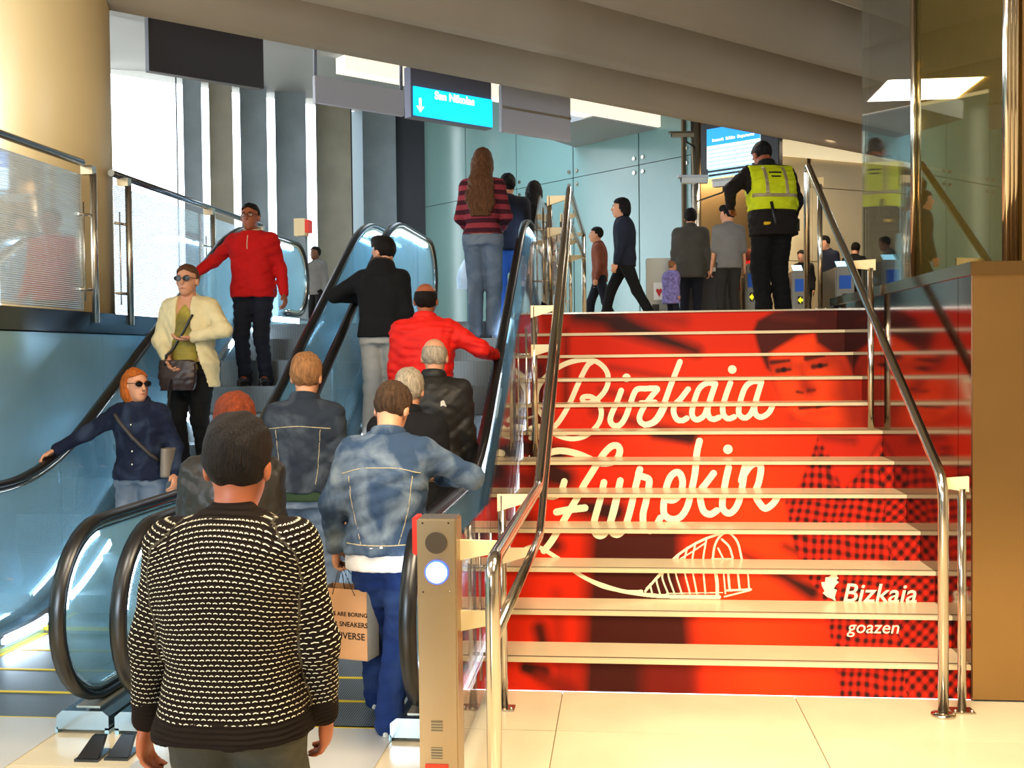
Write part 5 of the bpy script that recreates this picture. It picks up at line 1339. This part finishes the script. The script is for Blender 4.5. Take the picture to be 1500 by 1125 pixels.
# 3 - dark denim jacket
y, z = step_at(6.25, PB); L3 = (-1.93, y, z)
p3 = person(L3, 0, 1.79, 'fair haired man in a dark denim jacket and faded jeans, seen from behind', SKIN, H_LBROWN, 'thick', vox=.009, bulk=1.05, top=D_DARK, legs=J_GREY, hem=.92, toff=.028, amp=.008, collar=('fold', D_DARK), seed=21, legw=1.12, lf=(-.11, .0), rf=(.11, .0), hp=.05)
s_ = p3['s']
seam(p3, [(-.18*s_, 1.285*s_), (0, 1.30*s_), (.18*s_, 1.285*s_)], STITCH, .003)
for sx in (-1, 1): seam(p3, [(sx*.13*s_, 1.28*s_), (sx*.115*s_, 1.1*s_), (sx*.10*s_, .97*s_)], STITCH, .002)
link('tee', sdf_mesh('tee', [loft([(.87*s_, 0, 0, .194*s_, .150*s_), (.96*s_, 0, 0, .194*s_, .150*s_)])], (-.25, -.25, .8), (.25, .3, 1.05), .010)[0], cloth('dark_green_cloth', (44, 62, 40)), p3['e'])
# 4 - grey haired man in a black coat
y, z = step_at(6.35, PB); L4 = (-1.29, y, z)
p4 = person(L4, 0, 1.69, 'grey haired man in a plain black coat, half hidden by the denim jacket', SKIN, H_GREY, 'thick', vox=.012, bulk=1.12, top=C_BLACK, legs=C_DKTR, hem=.80, toff=.03, collar=('stand', C_BLACK), seed=31, hp=.1)
# 5 - balding man in a black shell jacket
y, z = step_at(7.12, PB); L5 = (-1.27, y, z)
p5 = person(L5, 0, 1.75, 'balding grey man in a black shell jacket with a small white logo', SKIN, H_GREY, 'bald', vox=.012, bulk=1.15, top=C_BLK2, legs=J_MID, hem=.80, toff=.035, amp=.010, collar=('stand', C_BLK2), seed=41, hp=.15)
s_ = p5['s']
for i in range(3):
    seam(p5, [(.075+.0*i, 1.265*s_+.012*i), (.09, 1.272*s_+.012*i), (.112-.006*i, 1.262*s_+.012*i)], mat('white_logo', (226, 222, 214), .6), .006, name='logo')
# 6 - man in the red jacket holding the rail
y, z = step_at(8.0, PB); L6 = (-1.47, y, z)
rw = to_local(L6, 0, (-0.97, y+0.22, ZH(y+0.22)+.055)); 
p6 = person(L6, 0, 1.75, 'balding man in a bright red jacket with his hand on the rail', SKIN_T, H_DBROWN, 'bald', vox=.012, bulk=1.16, top=C_RED, legs=C_DKTR, hem=.76, toff=.032, amp=.013, collar=('fold', C_RED), rh=rw, rp=(.8, -.6, -.5), seed=51, rgrip=.5, belly=.02)
# 7 - youth in the black hooded jacket
y, z = step_at(8.95, PB); L7 = (-1.98, y, z)
lw = to_local(L7, 0, (-2.24, y+0.28, ZH(y+0.28)+.06))
p7 = person(L7, 0, 1.74, 'youth in a black hooded jacket and light grey joggers leaning on the rail', SKIN, H_DBROWN, 'quiff', vox=.011, bulk=1.0, top=C_BLACK, legs=C_LGREY, hem=.88, toff=.035, collar=('hood', C_BLACK), lh=lw, lp=(-.9, -.5, -.2), seed=61, hy=1.0, hp=.25, legw=1.2, lean=.05)
_n = 1.43*p7['s']
link('fur_trim', sdf_mesh('fur_trim', [torus((0, p7['spy'](_n)-.01, _n+.035), .088, .022, -.35)], (-.2, -.2, _n-.1), (.2, .2, _n+.15), .010, disp=folds(8, .006, 90, 80))[0], mat('brown_fur_trim', (74, 50, 34), .95, noise=(40, .4), bump=(60, .8)), p7['e'])
# 8 - woman in the striped jumper near the top
y, z = step_at(10.4, PB); L8 = (-1.33, y, z)
p8 = person(L8, 0, 1.84, 'woman with long brown hair in a red striped jumper and flared jeans', SKIN, H_BROWN, 'long', vox=.011, female=True, bulk=1.0, top=C_STRIPE, legs=J_GREY, hem=.93, toff=.018, lh=(-.16, .26, 1.06), rh=(.16, .28, 1.10), lp=(-.45, -1, -.3), rp=(.45, -1, -.3), seed=71, legw=1.02, lf=(-.08, 0), rf=(.09, 0))
# 9 - people just ahead of her
L9 = (-1.22, 11.7, TOP+.006)
p9 = person(L9, 0, 1.60, 'person in a dark navy jacket ahead of the striped jumper, carrying a white bag', SKIN, H_BLACK, 'thick', vox=.020, bulk=1.2, top=C_NAVY, legs=mat('bright_blue_jeans', (52, 104, 190), .9, noise=(4, .15)), hem=.82, toff=.035, lh=(-.36, .0, .86), seed=81, feats=False, lgrip=.9)
L9b = (-0.98, 12.3, TOP+.006)
person(L9b, 0, 1.62, 'woman with dark hair in black stepping off the up escalator', SKIN, H_BLACK, 'long', vox=.015, top=C_BLACK, legs=C_BLKTR, hem=.75, seed=85, feats=False, female=True)
# 10 - man in the red fleece riding down
y, z = step_at(9.5, PA); L10 = (-3.36, y, z)
rw = to_local(L10, 180, (-3.88, y-.10, ZH(y-.10)+.06))
p10 = person(L10, 180, 1.66, 'man with glasses in a red fleece and dark trousers riding down', SKIN_T, H_DBROWN, 'short', vox=.009, bulk=1.14, top=C_RED2, legs=C_DKTR, hem=.83, toff=.03, amp=.011, rh=rw, rp=(.7, -.4, -.5), lh=(-.30, .04, .84), collar=('fold', cloth('beige_collar', (196, 172, 140))), glasses='frame', seed=91, belly=.02)
seam(p10, [(0, 1.40*p10['s']), (0, 1.27*p10['s'])], mat('pale_zip', (206, 176, 140), .5), .005, 1, 'zip')
# 11 - woman in the cream jacket with a handbag
y, z = step_at(8.6, PA); L11 = (-3.47, y, z)
p11 = person(L11, 180, 1.70, 'woman in a cream jacket and sunglasses with a walking stick, riding down', SKIN, H_BROWN, 'short', vox=.009, female=True, bulk=1.18, open_front=.06, top=C_CREAM, legs=C_BLKTR, hem=.72, toff=.034, amp=.008, lh=(-.10, .22, 1.12), lp=(-1, -.2, .05), rh=(.10, .22, .93), rp=(1, -.4, -.3), glasses='sun', seed=101, belly=.03)
s_ = p11['s']
bl = sdf_mesh('blouse', [loft([(.86*s_, 0, .085, .115*s_, .112*s_), (1.05*s_, 0, .085, .11*s_, .108*s_), (1.25*s_, 0, .075, .10*s_, .100*s_), (1.40*s_, 0, .035, .05*s_, .08*s_)])], (-.2, -.1, .8), (.2, .3, 1.4), .009, disp=folds(8, .004))[0]
link('blouse', bl, mat('olive_orange_blouse', (140, 124, 42), .7, noise=(7, .6)), p11['e'])
# 12 - woman with ginger hair in the navy denim jacket
y, z = step_at(7.05, PA); L12 = (-3.36, y, z)
rw = to_local(L12, 180, (-3.88, y-.22, ZH(y-.22)+.06))
p12 = person(L12, 180, 1.55, 'woman with ginger hair and sunglasses in a navy denim jacket', SKIN, H_RED, 'bob', vox=.009, female=True, bulk=1.15, top=D_NAVY, legs=J_GREY, hem=.86, toff=.028, amp=.008, rh=rw, rp=(.7, -.3, -.5), lh=(-.28, .08, .82), hy=.95, glasses='sun', collar=('fold', D_NAVY), seed=111)
s_ = p12['s']
for i in range(4):
    q = on_surface(p12, [(0.0, (1.28-.1*i)*s_)], 1)
    if q: MB().ball(q[0], .010, 8, 5).build('button', M_CHROME, p12['e'])
seam(p12, [(.0, 1.36*s_), (0, .9*s_)], mat('dark_seam', (14, 16, 26), .9), .003, 1)
# 13 - woman with auburn hair between the jumper and the escalator
L13 = (-1.63, 4.36, 0.0)
p13 = person(L13, 0, 1.62, 'woman with auburn hair in a dark leather jacket, behind the knitted jumper', SKIN, H_AUB, 'thick', vox=.012, female=True, bulk=1.12, top=C_LEATH, legs=C_DKTR, hem=.80, toff=.035, amp=.010, seed=121, hy=.35)
nb = (0, p13['spy'](1.43*p13['s']), 1.415*p13['s'])
link('scarf', sdf_mesh('scarf', [torus(nb, .082, .028, -.2)], (-.2, -.2, 1.25), (.2, .2, 1.55), .010, disp=folds(5, .006, 40, 30))[0], mat('patterned_scarf', (176, 130, 90), .9, noise=(45, .7)), p13['e'])
# 14 - far man in grey by the windows
q = U(466, 440, y=19.0)
person((q[0], 19.0, TOP), 150, 1.62, 'man in a grey jumper on the upper floor by the concrete fins', SKIN_D, H_BLACK, 'short', vox=.020, top=C_GREY, legs=C_BLKTR, rh=(.22, .3, 1.35), rp=(1, 0, -1), seed=131, feats=False)
# 15, 16 - people walking past
q = U(918, 440, y=14.8); L15 = (q[0]-.02, 14.8, TOP)
person(L15, 90, 1.75, 'man in a navy jacket striding past the teal wall', SKIN, H_BLACK, 'curly', vox=.020, bulk=1.05, top=C_NAVY, legs=C_BLKTR, hem=.80, toff=.032, lf=(-.08, -.36), rf=(.08, .34), lfz=.04, lh=(-.22, .12, .86), rh=(.22, -.1, .86), seed=141)
q = U(879, 440, y=16.6)
person((q[0], 16.6, TOP), 90, 1.58, 'boy in a rust brown jacket walking ahead of the navy jacket', SKIN, H_DBROWN, 'short', vox=.020, top=C_BROWN, legs=C_DKTR, lf=(-.08, -.22), rf=(.08, .2), seed=151)
# 17, 18 - two men waiting
q = U(1012, 440, y=15.5)
person((q[0], 15.5, TOP), -8, 1.68, 'man in a dark grey coat waiting with his back turned', SKIN, H_BLACK, 'thick', vox=.020, bulk=1.2, top=C_DGREY, legs=C_DKTR, hem=.72, toff=.04, seed=161, feats=False, collar=('stand', C_DGREY))
q = U(1068, 440, y=15.0)
person((q[0], 15.0, TOP), 10, 1.65, 'young man in a grey tee over black sleeves turning his head', SKIN, H_BLACK, 'quiff', vox=.020, bulk=1.02, top=C_GREY, legs=cloth('dark_olive_trousers', (42, 40, 38)), hem=.82, toff=.028, seed=171, hy=.9, hp=.2, sleeve=.55)
# 19 - child
q = U(983, 440, y=15.2)
person((q[0], 15.2, TOP), -60, 0.92, 'small child in a patterned lilac coat beside the dark grey coat', SKIN, H_LBROWN, 'bun', vox=.013, bulk=1.35, top=C_PURPLE, legs=C_DKTR, hem=.62, toff=.05, seed=181, feats=False)
# 20 - guard in the yellow vest
L20 = (U(1132, 440, y=11.0)[0], 11.0, TOP)
lw = to_local(L20, 0, U(1076, 303, y=11.25))
p20 = person(L20, 14, 1.80, 'guard in a yellow vest with dark uniform bending forward', SKIN_T, H_BLACK, 'short', vox=.011, lean=.16, hunch=.55, hp=.55, hy=.25, bulk=1.22, top=cloth('dark_uniform', (26, 20, 18)), legs=C_BLKTR, hem=.76, toff=.035, amp=.010, lh=lw, lp=(-.9, -.6, -.4), rh=(.30, .25, 1.0), seed=191, legw=1.25, collar=('stand', C_BLACK))
s_ = p20['s']
vest = sdf_mesh('vest', [(lambda P: p20['topsdf'](P)-.012)], (-.36, -.4, .95*s_), (.36, .5, 1.46*s_), .011, cuts=[lambda P: np.abs(P[:, 0])-.215*s_-np.maximum(0, 1.2*s_-P[:, 2])*.25, lambda P: .995*s_-P[:, 2], lambda P: P[:, 2]-1.43*s_])[0]
link('vest', vest, C_HIVIS, p20['e'])
_t = p20['topsdf']; p20v = dict(p20); p20v['topsdf'] = lambda P: _t(P)-.013
for dz in (-.012, -.004, .004, .012): seam(p20v, [(-.215*s_, 1.13*s_+dz), (0, 1.125*s_+dz), (.215*s_, 1.13*s_+dz)], C_REFL, .006, name='reflective_band')
for x in (-.105, -.095, -.085, .085, .095, .105): seam(p20v, [(x*s_, 1.40*s_), (x*s_, 1.14*s_)], C_REFL, .006, name='reflective_band')
for zz, w_ in ((1.345, .10), (1.305, .075)): seam(p20v, [(-w_*s_*.6, zz*s_), (0, zz*s_), (w_*s_*.6, zz*s_)], C_BLACK, .009, name='vest_lettering')
MB().cbox((-.12, -.17, .86*s_), (.07, .02, .03), .004).build('belt_tag', mat('yellow_tag', (226, 180, 20), .5), p20['e'])
MB().tube([(-.08, -.175, 1.06*s_), (-.05, -.18, .9*s_), (-.02, -.16, .76*s_)], .016, 8).build('baton', M_BLACKP, p20['e'])
MB().cbox(tuple(p20['SHL']+V(-.05, -.05, -.02)), (.03, .05, .05), .006).build('shoulder_badge', mat('orange_badge', (226, 150, 40), .5), p20['e'])
MB().cbox((.21, .02, .86*s_), (.1, .2, .16), .02).build('belt_pouch', M_BLACKP, p20['e'])
# 21..25 - people beyond the gates
q = U(1098, 440, y=17.15)
person((q[0], 17.15, TOP), 0, 1.25, 'child with a red backpack between the grey tee and the guard', SKIN, H_AUB, 'bob', vox=.020, top=C_RED2, legs=C_BLKTR, seed=201, feats=False)
for px, y_, H_, f_, tp_, hr_, lb in ((1189, 17.7, 1.26, 150, C_BLACK, H_BLACK, 'person in black beyond the gates next to the slanting handrail'), (1217, 18.25, 1.54, 120, C_NAVY, H_BLACK, 'person in dark navy bending beyond the gates'), (1250, 18.3, 1.44, -30, C_BLKTR, H_DBROWN, 'person in dark clothes bending beyond the middle gate'), (1307, 17.9, 1.48, 70, C_DGREY, H_BLACK, 'person in grey and red seen through the clear glass pane')):
    q = U(px, 420, y=y_)
    person((q[0]-(.12 if px < 1200 else 0), y_, TOP), f_, H_, lb, SKIN_D if px == 1307 else SKIN, hr_, 'short', vox=.020, top=tp_, legs=C_BLKTR, seed=px, feats=False, hunch=.5, hp=.3)

# ---------------------------------------------------------------- carried things
def bag_body(w, d, h, m): return MB().prism([(-w/2, -d/2, 0), (w/2, -d/2, 0), (w/2, d/2, 0), (-w/2, d/2, 0)], (0, 0, 0.004)), None
hnd = at_local(p2, p2['palmL'])
pb = empty('paper_bag', (hnd[0]+.03, hnd[1]+.05, hnd[2]-.47), math.radians(-14), 'kraft paper shopping bag with black lettering held by the denim jacket', 'bag')
w_, d_, h_ = .25, .12, .34
M_KRAFT = mat('kraft_paper', (206, 150, 100), .8, noise=(5, .06), bump=(12, .1)); M_BAGW = mat('pale_bag_side', (190, 180, 164), .7)
MB().box((-w_/2, -d_/2, 0), (w_/2, -d_/2+.003, h_)).build('front_sheet', M_KRAFT, pb)
MB().box((-w_/2, d_/2-.003, 0), (w_/2, d_/2, h_)).build('rear_sheet', M_KRAFT, pb)
MB().box((w_/2-.003, -d_/2, 0), (w_/2, d_/2, h_)).box((-w_/2, -d_/2, 0), (-w_/2+.003, d_/2, h_)).box((-w_/2, -d_/2, 0), (w_/2, d_/2, .003)).build('gusset', M_BAGW, pb)
for body, size, zz in (('SHOES ARE BORING', .028, .21), ('WEAR SNEAKERS', .033, .16), ('CONVERSE', .045, .10)):
    me = text_mesh(body, size, 0, .0005); me.transform(Matrix.Translation((0, -d_/2-.001, zz))); link('lettering', me, C_BLACK, pb)
hl = V(*to_local(pb.location, -14, hnd))
for yy in (-d_/2, d_/2): MB().tube([(-.06, yy, h_-.03), tuple(hl+V(0, 0, .0)), (.06, yy, h_-.03)], .0025, 6).build('cord_handle', M_BLACKP, pb)
# white carrier bag
hnd = at_local(p9, p9['palmL'])
wbg = empty('carrier_bag', (hnd[0]-.04, hnd[1], hnd[2]-.42), 0, 'white plastic carrier bag hanging left of the striped jumper', 'bag')
link('bag_body', sdf_mesh('bag_body', [loft([(0, 0, 0, .15, .07), (.1, 0, 0, .17, .09), (.25, 0, 0, .12, .06), (.36, 0, 0, .05, .025), (.43, .02, 0, .02, .015)])], (-.22, -.15, -.02), (.22, .15, .45), .012, disp=folds(77, .008, 14, 22))[0], mat('white_plastic_film', (226, 234, 240), .4), wbg)
# handbag, stick and purse straps of the woman in cream
hb = empty('handbag', tuple(at_local(p11, (.02, .24, .70))), math.radians(180), 'dark brown leather handbag hanging in front of the cream jacket', 'bag')
link('bag_body', sdf_mesh('bag_body', [loft([(0, 0, 0, .14, .045), (.1, 0, 0, .155, .055), (.24, 0, 0, .14, .03)])], (-.2, -.1, -.02), (.2, .1, .27), .010, disp=folds(6, .004))[0], mat('dark_brown_leather', (48, 28, 22), .4), hb)
_q = [V(.13, .20, .90)]+[V(p[0], p[1]+.012, p[2]) for p in on_surface(p11, [tuple(p) for p in spline([(.105, .98), (.0, 1.14), (-.085, 1.30)], 6)], 1)]
MB().tube([tuple(p-V(.02, .24, .70)) for p in _q], .010, 8).build('strap', M_BLACKP, hb)
wr_ = at_local(p11, p11['palmR'])
ws = empty('walking_stick', (wr_[0]-.06, wr_[1]-.25, ZS(wr_[1]-.25)+.02), 0, 'black walking stick held by the woman in cream', 'stick')
_d = wr_-V(*ws.location)
MB().tube([(0, 0, 0), tuple(_d)], .011, 10).build('shaft', M_BLACKP, ws); MB().tube([tuple(_d+V(-.07, 0, .012)), tuple(_d+V(.06, 0, .0))], .014, 10).build('grip', M_BLACKP, ws)
# cross-body strap and purse of the ginger haired woman
q = on_surface(p12, [tuple(p) for p in spline([(.13, 1.36*p12['s']), (.0, 1.20*p12['s']), (-.16, 1.0*p12['s'])], 8)], 1)
if len(q) > 2:
    sb = empty('shoulder_bag', tuple(at_local(p12, (-.22, .02, .80))), math.radians(180), 'grey shoulder bag on a strap across the navy denim jacket', 'bag')
    link('bag_body', sdf_mesh('bag_body', [loft([(0, 0, 0, .05, .12), (.2, 0, 0, .04, .11)])], (-.1, -.16, -.02), (.1, .16, .24), .010)[0], mat('grey_taupe_leather', (122, 112, 100), .5), sb)
    MB().tube([tuple(V(*p)-V(-.22, .02, .80)+V(0, .006, 0)) for p in q], .014, 8).build('strap', mat('dark_strap', (52, 46, 44), .6), sb)
# red backpack
q = U(1100, 408, y=16.75)
link('red_backpack', sdf_mesh('backpack', [ell((0, 0, .18), (.13, .09, .2))], (-.2, -.15, -.05), (.2, .15, .42), .015, disp=folds(3, .006))[0], C_RED, None, (q[0]+.02, 17.03, q[2]-.25))
tag(COL.objects[-1], 'small red backpack worn behind the guard', 'backpack')
